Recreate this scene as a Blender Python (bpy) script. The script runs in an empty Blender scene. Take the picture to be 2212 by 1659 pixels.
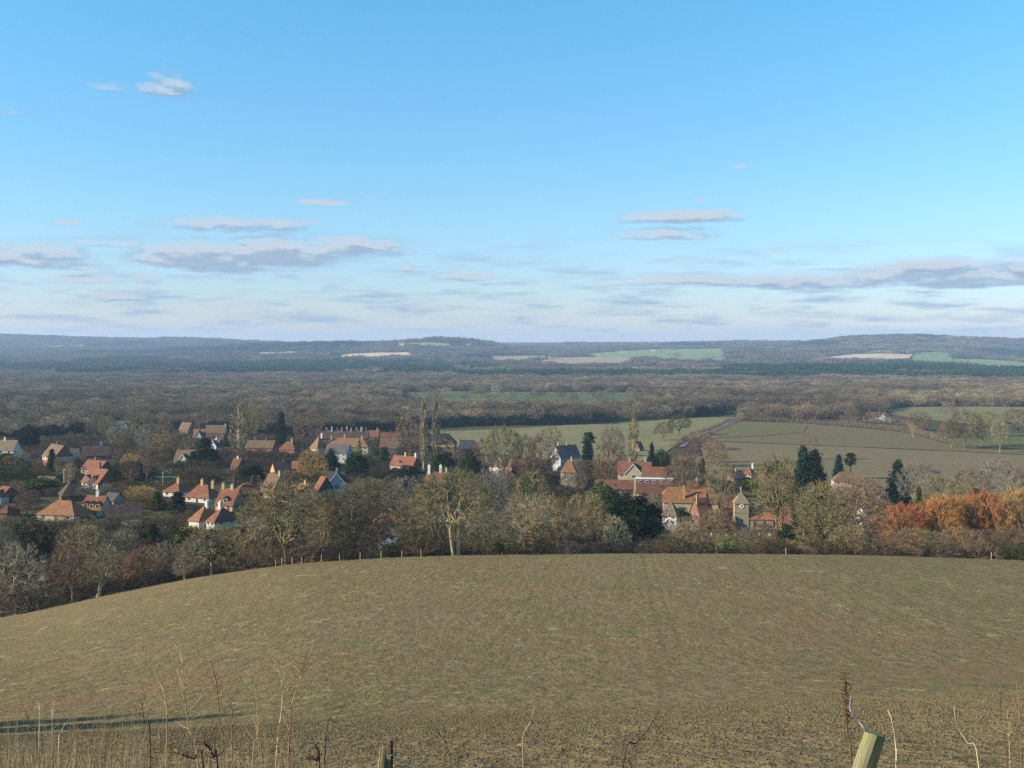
import bpy, math, random
import numpy as np
from mathutils import Vector, Matrix
R = math.radians
sc = bpy.context.scene
COL = sc.collection
# ------------------------------------------------------------------ frame of reference
# Photo coordinates (2212 x 1659) : column x = CX + F*X/Y, row y = HY - F*Z/Y, eye at the origin looking along +Y
F, CX, HY = 2372.0, 1106.0, 735.0

cam_d = bpy.data.cameras.new('camera'); cam = bpy.data.objects.new('camera', cam_d); COL.objects.link(cam)
cam.location = (0, 0, 0); cam.rotation_euler = (R(90), 0, 0)
cam_d.sensor_width = 36; cam_d.lens = 36*F/2212; cam_d.shift_y = -(829.5-HY)/2212
cam_d.clip_start = .1; cam_d.clip_end = 40000
sc.camera = cam

SUN_EL, SUN_BACK = 23, 13      # degrees up; degrees behind the left hand side
az = R(180+SUN_BACK)           # compass angle of the sun measured from +X, counter clockwise
sd = Vector((math.cos(az)*math.cos(R(SUN_EL)), math.sin(az)*math.cos(R(SUN_EL)), math.sin(R(SUN_EL))))
sl = bpy.data.lights.new('sun', 'SUN'); sl.energy = 5.0; sl.angle = R(.53); sl.color = (1, .90, .74)
so = bpy.data.objects.new('sun', sl); COL.objects.link(so)
so.rotation_euler = sd.to_track_quat('Z', 'Y').to_euler()
sc.view_settings.view_transform = 'Standard'; sc.view_settings.look = 'None'
sc.view_settings.exposure = 0.75; sc.view_settings.gamma = 1
sc.cycles.max_bounces = 4; sc.cycles.diffuse_bounces = 2; sc.cycles.glossy_bounces = 1
sc.cycles.transparent_max_bounces = 4; sc.cycles.volume_bounces = 1
sc.cycles.use_denoising = False
try: sc.cycles.denoiser = 'OPENIMAGEDENOISE'; sc.cycles.denoising_input_passes = 'RGB_ALBEDO_NORMAL'
except Exception: pass
sc.cycles.pixel_filter_type = 'BLACKMAN_HARRIS'; sc.cycles.filter_width = 1.5

def lin(r, g, b):
    f = lambda c: (c/255/12.92) if c <= 10 else ((c/255+.055)/1.055)**2.4
    return (f(r), f(g), f(b))

class N:
    """tiny node helper"""
    def __init__(s, tree): s.t = tree; s.L = tree.links
    def n(s, typ, **kw):
        ins = kw.pop('ins', {})
        o = s.t.nodes.new(typ)
        for k, v in kw.items(): setattr(o, k, v)
        for k, v in ins.items(): s.set(o.inputs[k], v)
        return o
    def set(s, sock, v):
        if isinstance(v, bpy.types.NodeSocket): s.L.new(v, sock)
        elif isinstance(v, bpy.types.Node): s.L.new(v.outputs[0], sock)
        else:
            if sock.type == 'RGBA' and len(v) == 3: v = (*v, 1)
            sock.default_value = v
    def m(s, op, a, b=None, c=None):
        o = s.t.nodes.new('ShaderNodeMath'); o.operation = op
        for i, v in enumerate((a, b, c)):
            if v is not None: s.set(o.inputs[i], v)
        return o.outputs[0]
    def vm(s, op, a, b=None, out=0):
        o = s.t.nodes.new('ShaderNodeVectorMath'); o.operation = op
        s.set(o.inputs[0], a)
        if b is not None: s.set(o.inputs[1], b)
        return o.outputs[out]
    def mix(s, f, a, b, mode='MIX'):
        o = s.t.nodes.new('ShaderNodeMix'); o.data_type = 'RGBA'; o.blend_type = mode; o.clamp_factor = True
        s.set(o.inputs[0], f); s.set(o.inputs[6], a); s.set(o.inputs[7], b); return o.outputs[2]
    def rng(s, v, a, b, c=0., d=1., smooth=False):
        o = s.t.nodes.new('ShaderNodeMapRange'); o.interpolation_type = 'SMOOTHSTEP' if smooth else 'LINEAR'
        s.set(o.inputs[0], v)
        for i, q in enumerate((a, b, c, d)): o.inputs[i+1].default_value = q
        return o.outputs[0]
    def noise(s, vec, scale, det=3, rough=.55, dist=0):
        o = s.n('ShaderNodeTexNoise', ins={'Scale': scale, 'Detail': det, 'Roughness': rough, 'Distortion': dist})
        s.set(o.inputs['Vector'], vec); return o.outputs['Fac']
    def scale(s, vec, sx, sy, sz): return s.vm('MULTIPLY', vec, (sx, sy, sz))

# ------------------------------------------------------------------ world: sky and clouds by direction
w = bpy.data.worlds.new('World'); sc.world = w; w.use_nodes = True
w.node_tree.nodes.clear(); W = N(w.node_tree)
sky = W.n('ShaderNodeTexSky', sky_type='NISHITA', sun_disc=False)
sky.sun_elevation = R(SUN_EL); sky.sun_rotation = math.pi/2 - az
sky.altitude = 120; sky.air_density = 1.0; sky.dust_density = .25; sky.ozone_density = 1.5
tc = W.n('ShaderNodeTexCoord')
sep = W.n('ShaderNodeSeparateXYZ'); W.L.new(tc.outputs['Generated'], sep.inputs[0])
azi = W.m('ARCTAN2', sep.outputs[0], sep.outputs[1])
ele = W.m('ARCSINE', sep.outputs[2])
comb = W.n('ShaderNodeCombineXYZ', ins={0: azi, 1: ele, 2: 0.})
P0 = comb.outputs[0]
CL = [(352,184,60,30,.85),(225,188,60,9,.30),(15,170,14,12,.3),(20,240,42,15,.3),(1590,358,40,10,.4),(1410,382,14,5,.25),
 (695,438,66,8,.62),(815,431,30,5,.3),(490,487,165,17,.85),(590,480,90,13,.6),(1480,467,142,19,1.1),(1445,506,112,16,.85),(1510,433,18,7,.4),
 (60,552,130,30,.95),(150,572,75,12,.8),(235,523,72,13,.7),(150,479,34,7,.45),(440,553,165,32,1.15),(600,545,150,34,1.2),(740,534,150,26,1.05),(500,578,120,13,.9),
 (185,603,78,9,.65),(315,601,30,9,.5),(395,601,18,6,.4),(1015,595,82,14,.85),(880,575,18,12,.4),(690,602,42,5,.4),
 (1460,564,88,6,.42),(1678,545,22,8,.4),(1208,573,11,5,.35),(265,640,60,10,.6),(160,655,24,7,.4),(345,668,34,7,.4),(520,655,88,8,.5),(672,647,46,6,.45),
 (1490,606,200,13,.95),(1700,606,140,19,1.0),(1830,608,160,15,.95),(2060,592,260,24,1.1),(2000,578,130,20,1.1),(2200,580,90,26,1.0),(2100,612,200,11,.9),
 (565,691,30,11,.3),(835,670,42,7,.4),(1145,671,52,9,.42),(1350,672,100,12,.45),(1080,688,120,7,.4),(1740,679,120,7,.4),(1990,690,90,6,.3)]
def ang(x, y):
    u = (x-CX)/F; v = (HY-y)/F
    return math.atan2(u, 1), math.atan2(v, math.hypot(1, u))
cg = bpy.data.node_groups.new('cloud_field', 'ShaderNodeTree')
cg.interface.new_socket('Vector', in_out='INPUT', socket_type='NodeSocketVector')
cg.interface.new_socket('Density', in_out='OUTPUT', socket_type='NodeSocketFloat')
G = N(cg); gi = G.n('NodeGroupInput'); go = G.n('NodeGroupOutput')
wn = G.n('ShaderNodeTexNoise', ins={'Scale': 22., 'Detail': 6., 'Roughness': .65}); G.L.new(G.scale(gi.outputs[0], 1, 2.2, 1), wn.inputs['Vector'])
warp = G.vm('MULTIPLY', G.vm('SUBTRACT', wn.outputs['Color'], (.5, .5, .5)), (.04, .009, 0))
pw = G.vm('ADD', gi.outputs[0], warp)
acc = None
for (x, y, hw, hh, s) in CL:
    if s < .66 and y > 400: s += .26
    a, e = ang(x, y)
    q = G.vm('MULTIPLY', G.vm('SUBTRACT', pw, (a, e-hh*.25/F, 0)), (F/(hw*1.15), F/(hh*1.55), 0))
    q = G.vm('ADD', q, G.vm('MULTIPLY', G.vm('MINIMUM', q, (0, 0, 0)), (0, 1.1, 0)))
    r2 = G.vm('DOT_PRODUCT', q, q, out=1)
    mi = G.m('MULTIPLY', G.m('SUBTRACT', 1., r2), s)
    acc = mi if acc is None else G.m('MAXIMUM', acc, mi)
fb = G.noise(G.scale(gi.outputs[0], 1, 3.2, 1), 30., 8, .62)
tot = G.m('ADD', acc, G.m('MULTIPLY', G.m('SUBTRACT', fb, .50), 2.0))
G.L.new(G.rng(tot, -.05, 1.1, 0, 1, True), go.inputs[0])
def cf(vec):
    o = w.node_tree.nodes.new('ShaderNodeGroup'); o.node_tree = cg; W.set(o.inputs[0], vec); return o.outputs[0]
d0 = cf(P0); d1 = cf(W.vm('ADD', P0, (-.003, .0060, 0)))
lit = W.rng(W.m('SUBTRACT', d0, W.m('MULTIPLY', d1, .88)), .02, .40, 0, 1, True)
# faint streaks low over the horizon
lowb = W.m('MULTIPLY', W.rng(ele, 0., .012, 0, 1, True), W.rng(ele, .03, .11, 1, 0, True))
st = W.rng(W.noise(W.scale(P0, 1, 7, 1), 13., 5, .6), .44, .70, 0, .85, True)
low = W.m('MULTIPLY', lowb, st)
S_ = .11
tint = W.mix(W.rng(ele, 0, .11), (.60, .635, .97), (.60, .84, 1.02))
tint = W.mix(W.rng(ele, .11, .32), tint, (.50, 1.10, 1.26))
skyc = W.mix(1., sky.outputs[0], tint, 'MULTIPLY')
def sc_(c, k=.595): return tuple(v/S_*k for v in c)
cshade = sc_(lin(154, 177, 205)); clit = sc_(lin(204, 214, 226)); clow = sc_(lin(158, 182, 210))
cc = W.mix(lit, cshade, clit)
cm = W.mix(low, skyc, clow)
cm = W.mix(W.m('MULTIPLY', d0, .93), cm, cc)
bg = W.n('ShaderNodeBackground', ins={'Color': cm, 'Strength': S_})
wo = W.n('ShaderNodeOutputWorld'); W.L.new(bg.outputs[0], wo.inputs[0])

# ------------------------------------------------------------------ custom properties
def tag(o, label=None, cat=None, group=None, kind=None):
    if label: o['label'] = label
    if cat: o['category'] = cat
    if group: o['group'] = group
    if kind: o['kind'] = kind
    return o
def link(name, me, parent=None):
    o = bpy.data.objects.new(name, me); COL.objects.link(o)
    if parent is not None: o.parent = parent
    return o
def empty(name, loc, rz=0., scale=(1, 1, 1)):
    o = bpy.data.objects.new(name, None); COL.objects.link(o); o.location = loc; o.rotation_euler = (0, 0, rz); o.scale = scale
    o.empty_display_size = .1; return o

# ------------------------------------------------------------------ materials
def mat(name, fn, rough=.9, spec=.1):
    m = bpy.data.materials.new(name); m.use_nodes = True; t = m.node_tree
    n = N(t); p = t.nodes['Principled BSDF']
    p.inputs['Roughness'].default_value = rough
    p.inputs['Specular IOR Level'].default_value = spec
    c = fn(n, p)
    if c is not None: n.set(p.inputs['Base Color'], c)
    return m
def pos(n): return n.n('ShaderNodeNewGeometry').outputs['Position']
def objc(n): return n.n('ShaderNodeTexCoord').outputs['Object']
def bump(n, p, h, strength, dist):
    b = n.n('ShaderNodeBump', ins={'Strength': strength, 'Distance': dist, 'Height': h}); n.L.new(b.outputs[0], p.inputs['Normal'])

def m_tint(n, p):      # bark, twigs and leaves: the thing's own colour, with mottling
    oi = n.n('ShaderNodeObjectInfo')
    v = n.noise(pos(n), .35, 3)
    v2 = n.noise(pos(n), 2.2, 2)
    k = n.m('MULTIPLY', n.rng(v, .3, .7, .72, 1.3), n.rng(v2, .3, .7, .85, 1.15))
    return n.vm('SCALE', oi.outputs['Color'], None) if False else n.mix(1., oi.outputs['Color'], n.n('ShaderNodeCombineColor', ins={0: k, 1: k, 2: k}).outputs[0], 'MULTIPLY')
M_TINT = mat('twigs_and_bark', m_tint, .9, .05)
def m_stuffmat(name, cols, k=1.):      # instanced trees: each takes a colour of its own
    def fn(n, p):
        oi = n.n('ShaderNodeObjectInfo')
        cr = n.n('ShaderNodeValToRGB'); e = cr.color_ramp.elements; cr.color_ramp.interpolation = 'LINEAR'
        while len(e) < len(cols): e.new(.5)
        for i, c in enumerate(cols):
            e[i].position = i/(len(cols)-1); e[i].color = (*[q*k for q in lin(*c)], 1)
        n.L.new(oi.outputs['Random'], cr.inputs[0])
        big = n.noise(n.scale(pos(n), .4, 1, 1), .010, 3)
        kk = n.rng(big, .36, .64, .55, 1.4)
        return n.mix(1., cr.outputs[0], n.n('ShaderNodeCombineColor', ins={0: kk, 1: kk, 2: kk}).outputs[0], 'MULTIPLY')
    return mat(name, fn, .95, .03)
M_WOOD = m_stuffmat('bare_wood', [(84, 72, 56), (122, 106, 80), (98, 90, 70), (128, 104, 84), (88, 82, 66), (142, 128, 98), (104, 88, 74)], 1.18)
M_FARWOOD = m_stuffmat('far_wood', [(104, 90, 82), (122, 104, 92), (82, 80, 72), (130, 112, 98), (96, 94, 82)])
M_PINE = m_stuffmat('pine_needles', [(44, 66, 44), (58, 82, 56), (46, 66, 48), (66, 86, 54)])
M_EDGE_SHADE = m_stuffmat('edge_shade_leaves', [(36, 42, 32), (44, 46, 34), (32, 38, 32)])  # near-black tones standing in for shade at the wood edge
M_THICKET = m_stuffmat('thicket_twigs', [(104, 84, 64), (118, 98, 72), (92, 82, 58), (108, 92, 74), (78, 76, 56)], .9)

def m_field(n, p):
    x = pos(n)
    c = n.mix(n.rng(n.noise(x, .045, 4, .6), .36, .64), lin(126, 104, 74), lin(112, 101, 64))
    rows = n.noise(n.scale(x, 1.6, .22, .1), 1., 5, .7)
    c = n.mix(n.rng(rows, .44, .68, 0, .55), c, lin(156, 130, 84))
    c = n.mix(n.rng(rows, .30, .46, .5, 0), c, lin(92, 72, 46))
    g = n.m('MULTIPLY', n.rng(n.noise(n.scale(x, 1, .35, 1), .35, 4, .7), .53, .66), n.rng(n.noise(x, .03, 2), .45, .62))
    c = n.mix(n.m('MULTIPLY', g, .9), c, lin(98, 108, 46))
    s = n.m('MULTIPLY', n.rng(n.noise(n.scale(x, .5, .35, 1), .8, 6, .8), .56, .66), n.rng(n.noise(x, .05, 3), .4, .6, .2, 1))
    c = n.mix(n.m('MULTIPLY', s, .75), c, lin(200, 182, 132))
    rd = n.m('MULTIPLY', n.rng(n.noise(n.scale(x, .4, .3, 1), .09, 4), .55, .66), .5)
    c = n.mix(rd, c, lin(138, 98, 70))
    sx = n.n('ShaderNodeSeparateXYZ'); n.set(sx.inputs[0], n.vm('ADD', x, n.vm('MULTIPLY', n.n('ShaderNodeTexNoise', ins={'Scale': .02}).outputs['Color'], (6, 0, 0))))
    uu = n.m('ADD', sx.outputs[0], n.m('MULTIPLY', sx.outputs[1], -.10))
    for off_ in (0., 1.9):
        f_ = n.m('ABSOLUTE', n.m('SUBTRACT', n.m('FRACT', n.m('DIVIDE', n.m('ADD', uu, off_), 18.)), .5))
        c = n.mix(n.m('MULTIPLY', n.rng(f_, .008, .022, .40, 0), n.rng(n.noise(x, .05, 3), .38, .6)), c, lin(92, 74, 52))
    drill = n.m('SINE', n.m('MULTIPLY', uu, 4.1))
    c = n.mix(n.m('MULTIPLY', n.rng(drill, .2, 1, 0, .32), n.rng(n.noise(x, .06, 3), .4, .6)), c, lin(152, 128, 86))
    hh = None
    for q, (sc_l, ks) in enumerate(((9., .6), (3.1, .42), (1.3, .28), (.55, .18))):
        sp = n.noise(n.scale(x, 1, .7, 1), sc_l, 3, .8)
        c = n.mix(n.rng(sp, .36, .48, ks, 0), c, lin(76, 58, 38))
        c = n.mix(n.rng(sp, .54, .68, 0, ks*.8), c, lin(158, 138, 98))
        t_ = n.m('MULTIPLY', sp, (1., 2., 4., 6.)[q]); hh = t_ if hh is None else n.m('ADD', hh, t_)
    bump(n, p, hh, .7, .08)
    return c
M_FIELD = mat('sown_field', m_field, .95, .05)
def m_ground(n, p):
    x = pos(n)
    c = n.mix(n.rng(n.noise(x, .02, 4, .6), .38, .62), lin(78, 68, 48), lin(72, 74, 44))
    c = n.mix(n.rng(n.noise(x, .11, 4, .7), .45, .7), c, lin(84, 68, 50))
    c = n.mix(n.rng(n.noise(x, 1.3, 3, .7), .55, .75, 0, .6), c, lin(130, 120, 84))
    return c
M_GROUND = mat('rough_ground', m_ground, .95, .03)
def m_litter(n, p):
    x = pos(n)
    c = n.mix(n.rng(n.noise(x, .004, 4, .6), .4, .6), lin(92, 76, 70), lin(78, 74, 62))
    c = n.mix(n.rng(n.noise(x, .03, 5, .7), .5, .7), c, lin(104, 92, 72))
    return c
M_LITTER = mat('wood_floor', m_litter, .95, .03)
def sheet_mat(name, c1, c2, c3=None, sy=.3, fine=.25):
    def fn(n, p):
        x = pos(n)
        c = n.mix(n.rng(n.noise(x, .012, 4, .6), .38, .62), lin(*c1), lin(*c2))
        c = n.mix(n.rng(n.noise(n.scale(x, 1, sy, 1), .09, 5, .7), .42, .68, 0, .8), c, lin(*(c3 or c2)))
        k = n.rng(n.noise(x, fine, 4, .75), .3, .7, .84, 1.16)
        return n.mix(1., c, n.n('ShaderNodeCombineColor', ins={0: k, 1: k, 2: k}).outputs[0], 'MULTIPLY')
    return mat(name, fn, .95, .03)

# ------------------------------------------------------------------ terrain, as rows of photo height over distance
XS = [-300, 0, 250, 460, 700, 1000, 1400, 1800, 2212, 2500]
ROWS = {
 50:  [1640,1590,1580,1570,1562,1556,1545,1530,1510,1500],
 66:  [1612,1572,1560,1545,1530,1520,1505,1490,1480,1475],
 100: [1540,1500,1480,1460,1442,1434,1430,1425,1425,1425],
 160: [1430,1400,1362,1335,1312,1302,1297,1297,1300,1305],
 235: [1370,1335,1283,1243,1214,1201,1197,1200,1212,1225],
 252: [1362,1330,1283,1244,1216,1204,1200,1203,1215,1228],
 275: [1310,1290,1262,1230,1212,1212,1209,1210,1217,1228],
 313: [1200,1180,1165,1155,1180,1204,1200,1200,1205,1210],
 350: [1130,1120,1115,1112,1140,1184,1188,1182,1180,1180],
 400: [1068,1066,1070,1076,1100,1150,1164,1156,1152,1150],
 450: [1040,1042,1046,1050,1072,1114,1140,1130,1128,1125],
 500: [1018,1020,1024,1028,1046,1080,1104,1104,1103,1100],
 600: [985,988,991,995,1010,1032,1046,1052,1055,1052],
 700: [962,965,966,970,980,995,1004,1010,1013,1010],
 900: [928,930,932,934,938,941,943,948,954,952],
 1100:[902,903,905,908,911,913,914,914,920,918],
 1300:[884,884,886,886,887,887,886,886,889,886],
 1500:[870,870,870,871,872,872,872,870,872,870],
 1700:[860]*10, 2000:[846]*10, 2400:[833,833,833,832,832,832,832,832,833,833],
 2800:[822,822,822,820,820,819,819,817,820,822],
 3300:[808,808,807,806,806,806,804,799,806,808],
 3900:[795,795,793,792,790,789,788,790,798,798],
 4600:[783,782,780,778,776,776,776,778,786,786],
}
XF = [-300,0,300,450,520,700,850,960,1050,1110,1250,1400,1600,1740,1850,1950,2050,2212,2500]
ROWF = {
 5200:[776,774,772,768,766,764,762,757,763,768,768,765,764,766,764,765,770,776,776],
 5700:[768,766,764,757,752,745,742,734,742,755,762,760,757,760,755,755,758,765,765],
 6300:[762,760,758,752,748,746,747,746,750,753,757,753,750,750,742,742,745,750,750],
 7100:[752,750,748,745,744,748,750,750,750,752,751,748,744,741,729,727,730,736,738],
 8400:[724,726,734,734,739,746,748,749,749,748,744,744,741,742,742,742,742,742,742],
 10000:[740]*19, 14000:[742]*19,
}
def pchip(x, y, xq):
    x = np.asarray(x, float); y = np.asarray(y, float); h = np.diff(x); dl = np.diff(y)/h
    m = np.zeros_like(y)
    for i in range(1, len(x)-1):
        if dl[i-1]*dl[i] > 0:
            w1 = 2*h[i]+h[i-1]; w2 = h[i]+2*h[i-1]; m[i] = (w1+w2)/(w1/dl[i-1]+w2/dl[i])
    m[0] = dl[0]; m[-1] = dl[-1]
    xq = np.clip(xq, x[0], x[-1]); i = np.clip(np.searchsorted(x, xq)-1, 0, len(h)-1)
    t = (xq-x[i])/h[i]
    return ((1+2*t)*(1-t)**2)*y[i]+t*(1-t)**2*h[i]*m[i]+t*t*(3-2*t)*y[i+1]+t*t*(t-1)*h[i]*m[i+1]
GX = np.arange(-300, 2501, 20.)
GD = np.exp(np.linspace(math.log(27), math.log(14000), 700))
keys = sorted(ROWS) + sorted(ROWF)
tab = []
for k in keys:
    yy = pchip(XS, ROWS[k], GX) if k in ROWS else pchip(XF, ROWF[k], GX)
    tab.append(-(yy-HY)/F*k)
yb = 1590-(GX)*100/2212                     # near break of the slope at 27 m
tab = np.array([-(yb-HY)/F*27] + tab); kd = np.array([27.]+keys)
GZ = np.array([pchip(np.log(kd), tab[:, i], np.log(GD)) for i in range(len(GX))]).T    # [d, x]
def npz(x, y):                               # gentle undulation
    return (np.sin(x*.021+1.3)*np.cos(y*.017+.4)+.6*np.sin(x*.047-y*.031+2.1))
def ground(X, Y):
    X = np.asarray(X, float); Y = np.asarray(Y, float)
    Ys = np.maximum(Y, 27.)
    gx = np.clip((CX+F*X/Ys-GX[0])/20., 0, len(GX)-1.001)
    gd = np.clip((np.log(Ys)-math.log(27))/(math.log(14000)-math.log(27))*699, 0, 698.999)
    i = gx.astype(int); j = gd.astype(int); a = gx-i; b = gd-j
    z = (GZ[j, i]*(1-a)+GZ[j, i+1]*a)*(1-b)+(GZ[j+1, i]*(1-a)+GZ[j+1, i+1]*a)*b
    near = pchip([-60, -8, 0, 4.4, 8, 12, 19, 27, 28], [14, .4, -1.65, -2.75, -3.55, -4.75, -6.7, -9.05, -9.35], Y)
    z27 = -(1590-np.clip(CX+F*X/27., -300, 2500)*100/2212-HY)/F*27
    zn = near+(z27+9.05)*np.clip(Y/27., 0, 1)
    z = np.where(Y < 27, zn, z)
    amp = np.clip((Y-300)/400., 0, 1)*.8*np.clip(Y/1000., 1, 5)
    return z+amp*npz(X, Y)*.5
def gz(x, y): return float(ground(x, y))
def at(px, d): X = (px-CX)/F*d; return X, d, gz(X, d)
DL = np.exp(np.linspace(math.log(238), math.log(9500), 1600))
def hit(px, py):
    X = (px-CX)/F*DL; yy = HY-F*ground(X, DL)/DL
    run = np.minimum.accumulate(yy)
    k = int(np.argmax(run <= py)) if (run <= py).any() else len(DL)-1
    return float(DL[k])
def mesh(name, verts, faces, mats, smooth=False, fm=None):
    me = bpy.data.meshes.new(name); me.from_pydata([tuple(v) for v in verts], [], faces)
    for m_ in (mats if isinstance(mats, (list, tuple)) else [mats]): me.materials.append(m_)
    if smooth: me.polygons.foreach_set('use_smooth', [True]*len(me.polygons))
    if fm is not None: me.polygons.foreach_set('material_index', fm)
    me.update(); return me
def grid_mesh(name, X, Y, Z, m_, smooth=True):
    r, c = X.shape; v = np.stack([X, Y, Z], -1).reshape(-1, 3)
    i = np.arange(r*c).reshape(r, c)
    f = np.stack([i[:-1, :-1], i[:-1, 1:], i[1:, 1:], i[1:, :-1]], -1).reshape(-1, 4)
    me = bpy.data.meshes.new(name); me.from_pydata(v.tolist(), [], f.tolist()); me.materials.append(m_)
    me.polygons.foreach_set('use_smooth', [smooth]*len(me.polygons)); me.update(); return me
def terr(name, ds, m_, label, kind='structure'):
    U = np.linspace(-.62, .62, 250); D, UU = np.meshgrid(ds, U, indexing='ij')
    X = UU*(np.maximum(D, 0)+25); Z = ground(X, D)
    if ds[0] < 200: Z = Z+.05*np.random.RandomState(1).randn(*Z.shape)*np.clip((D-20)/80, 0, 1)*0.5
    o = link(name, grid_mesh(name, X, D, Z, m_)); return tag(o, label, None, None, kind)
terr('sown_field', np.concatenate([np.linspace(-60, 2, 16), np.linspace(2.6, 30, 90), np.exp(np.linspace(math.log(30.5), math.log(246), 150))]),
     M_FIELD, 'brown and green sown field falling away to its brow')
terr('ground', np.exp(np.linspace(math.log(246), math.log(2300), 420)), M_GROUND, 'rough valley ground below the village trees')
terr('hills', np.exp(np.linspace(math.log(2300), math.log(14000), 260)), M_LITTER, 'distant wooded hills along the skyline')

# ------------------------------------------------------------------ field sheets laid on the ground
SHEETS = []     # (x polygon) for clearing trees
def interp_line(pts, n):
    p = np.array(pts, float); s = np.concatenate([[0], np.cumsum(np.hypot(*np.diff(p, axis=0).T))]); q = np.linspace(0, s[-1], n)
    return np.stack([np.interp(q, s, p[:, 0]), np.interp(q, s, p[:, 1])], -1)
def sheet(name, far, near, m_, label, n=40, r=10, lift=None, clear=True):
    fa = interp_line(far, n); ne = interp_line(near, n)
    A = np.array([[(px-CX)/F*(d := hit(px, py)), d] for px, py in fa]); B = np.array([[(px-CX)/F*(d := hit(px, py)), d] for px, py in ne])
    t = np.linspace(0, 1, r)[:, None, None]; P = B[None]*(1-t)+A[None]*t
    X = P[..., 0]; Y = P[..., 1]; Z = ground(X, Y)+(lift if lift else .12)+Y*.00035
    o = link(name, grid_mesh(name, X, Y, Z, m_)); tag(o, label, None, None, 'structure')
    if clear: SHEETS.append(np.concatenate([B, A[::-1]]))
    return o
def inpoly(X, Y, poly):
    r = np.zeros(X.shape, bool); n = len(poly); j = n-1
    for i in range(n):
        xi, yi = poly[i]; xj, yj = poly[j]
        c = ((yi > Y) != (yj > Y)) & (X < (xj-xi)*(Y-yi)/((yj-yi) if abs(yj-yi) > 1e-9 else 1e-9)+xi)
        r ^= c; j = i
    return r
m_pale = sheet_mat('pale_pasture', (126, 116, 78), (116, 110, 70), (134, 122, 84))
m_brown = sheet_mat('brown_green_field', (112, 98, 66), (116, 98, 70), (110, 98, 66))
m_brown2 = sheet_mat('light_brown_field', (122, 106, 76), (116, 104, 72), (120, 98, 74))
m_greenf = sheet_mat('green_tinged_field', (102, 98, 60), (110, 98, 64), (106, 98, 62))
m_grass = sheet_mat('green_pasture', (88, 92, 54), (106, 102, 62), (86, 86, 52))
m_fgr = sheet_mat('far_green_field', (118, 130, 84), (136, 142, 94), (112, 124, 80))
m_lawn = sheet_mat('village_lawn', (92, 108, 46), (106, 116, 54), (84, 100, 42))
m_straw = sheet_mat('stubble_field', (204, 172, 134), (212, 182, 144), (196, 164, 130))
m_tan = sheet_mat('tan_field', (160, 134, 108), (150, 134, 102), (168, 144, 114))
m_tar = sheet_mat('lane_surface', (112, 112, 112), (102, 102, 104), (120, 118, 116))
sheet('upper_pasture', [(930, 934), (1060, 929), (1200, 921), (1340, 911), (1430, 906), (1500, 903), (1588, 902)],
      [(930, 968), (1100, 985), (1250, 1000), (1350, 1005), (1420, 990), (1452, 968), (1578, 906)], m_pale, 'pale green pasture behind the village and its poplars', 60, 24)
sheet('brown_field', [(1500, 960), (1540, 955), (1700, 961), (1860, 968), (2050, 976), (2212, 984), (2420, 990)],
      [(1500, 1010), (1600, 1060), (1760, 1080), (1900, 1085), (2060, 1085), (2212, 1085), (2420, 1085)], m_brown2, 'light brown field right of the church', 60, 26)
sheet('far_brown_field', [(1586, 911), (1680, 914), (1760, 918), (1880, 928), (1975, 938), (2035, 958), (2140, 969), (2430, 985)],
      [(1505, 958), (1545, 954), (1700, 960), (1860, 967), (1960, 971), (2050, 975), (2212, 983), (2430, 990)], m_brown, 'upper brown green field with long tree shadows', 60, 16)
sheet('green_corner', [(1584, 912), (1640, 914), (1690, 917), (1745, 921)], [(1512, 953), (1560, 947), (1640, 944), (1735, 936)], m_greenf, 'greener corner of the upper field by the lane', 24, 10, .35, False)
sheet('right_pasture', [(1992, 941), (2050, 936), (2130, 936), (2212, 938), (2430, 940)], [(2040, 957), (2100, 966), (2150, 969), (2230, 974), (2430, 982)], m_grass, 'bright green pasture strip under the oaks', 24, 10, .4)
sheet('hilltop_field', [(1905, 887), (1960, 881), (2040, 879), (2212, 880), (2430, 882)], [(1925, 897), (1990, 906), (2060, 915), (2212, 924), (2430, 926)], m_pale, 'pale hilltop field beyond the white farmhouse', 30, 14)
sheet('meadow', [(880, 849), (960, 846), (1095, 847)], [(875, 884), (960, 884), (1095, 884)], m_grass, 'green meadow strip between woods, left part', 20, 6)
sheet('meadow', [(1095, 847), (1200, 848), (1370, 849)], [(1097, 884), (1200, 884), (1385, 884)], m_grass, 'green meadow strip between woods, right part', 20, 6)
sheet('far_field', [(745, 766), (820, 763), (893, 762)], [(712, 777), (800, 777), (893, 771)], m_straw, 'pale far field left of the wooded hill', 16, 5, 1)
sheet('far_field', [(885, 742), (930, 741), (970, 744)], [(875, 748), (930, 749), (975, 748)], m_fgr, 'olive field high on the wooded hill', 12, 4, 1)
sheet('far_field', [(560, 763), (640, 761)], [(502, 771), (640, 767)], m_straw, 'thin straw coloured far field at left', 14, 4, 1)
sheet('far_field', [(1190, 774), (1290, 772), (1376, 774)], [(1150, 788), (1290, 787), (1370, 785)], m_tan, 'tan far field below the green slope', 16, 5, 1)
sheet('far_field', [(1250, 766), (1380, 757), (1480, 755), (1560, 754)], [(1280, 773), (1380, 775), (1480, 785), (1578, 785)], m_fgr, 'long green far field in the centre right', 24, 8, 1)
sheet('far_field', [(1060, 772), (1130, 770), (1200, 769)], [(1045, 783), (1120, 781), (1190, 775)], m_tan, 'dull tan far field right of the hill', 14, 5, 1)
sheet('far_field', [(1840, 766), (1900, 765), (1972, 766)], [(1738, 776), (1850, 781), (1955, 783)], m_straw, 'pinkish straw far field at right', 18, 5, 1)
sheet('far_field', [(1885, 758), (1965, 758)], [(1862, 764), (1968, 764)], m_fgr, 'green far field above the straw field', 12, 4, 1)
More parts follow.
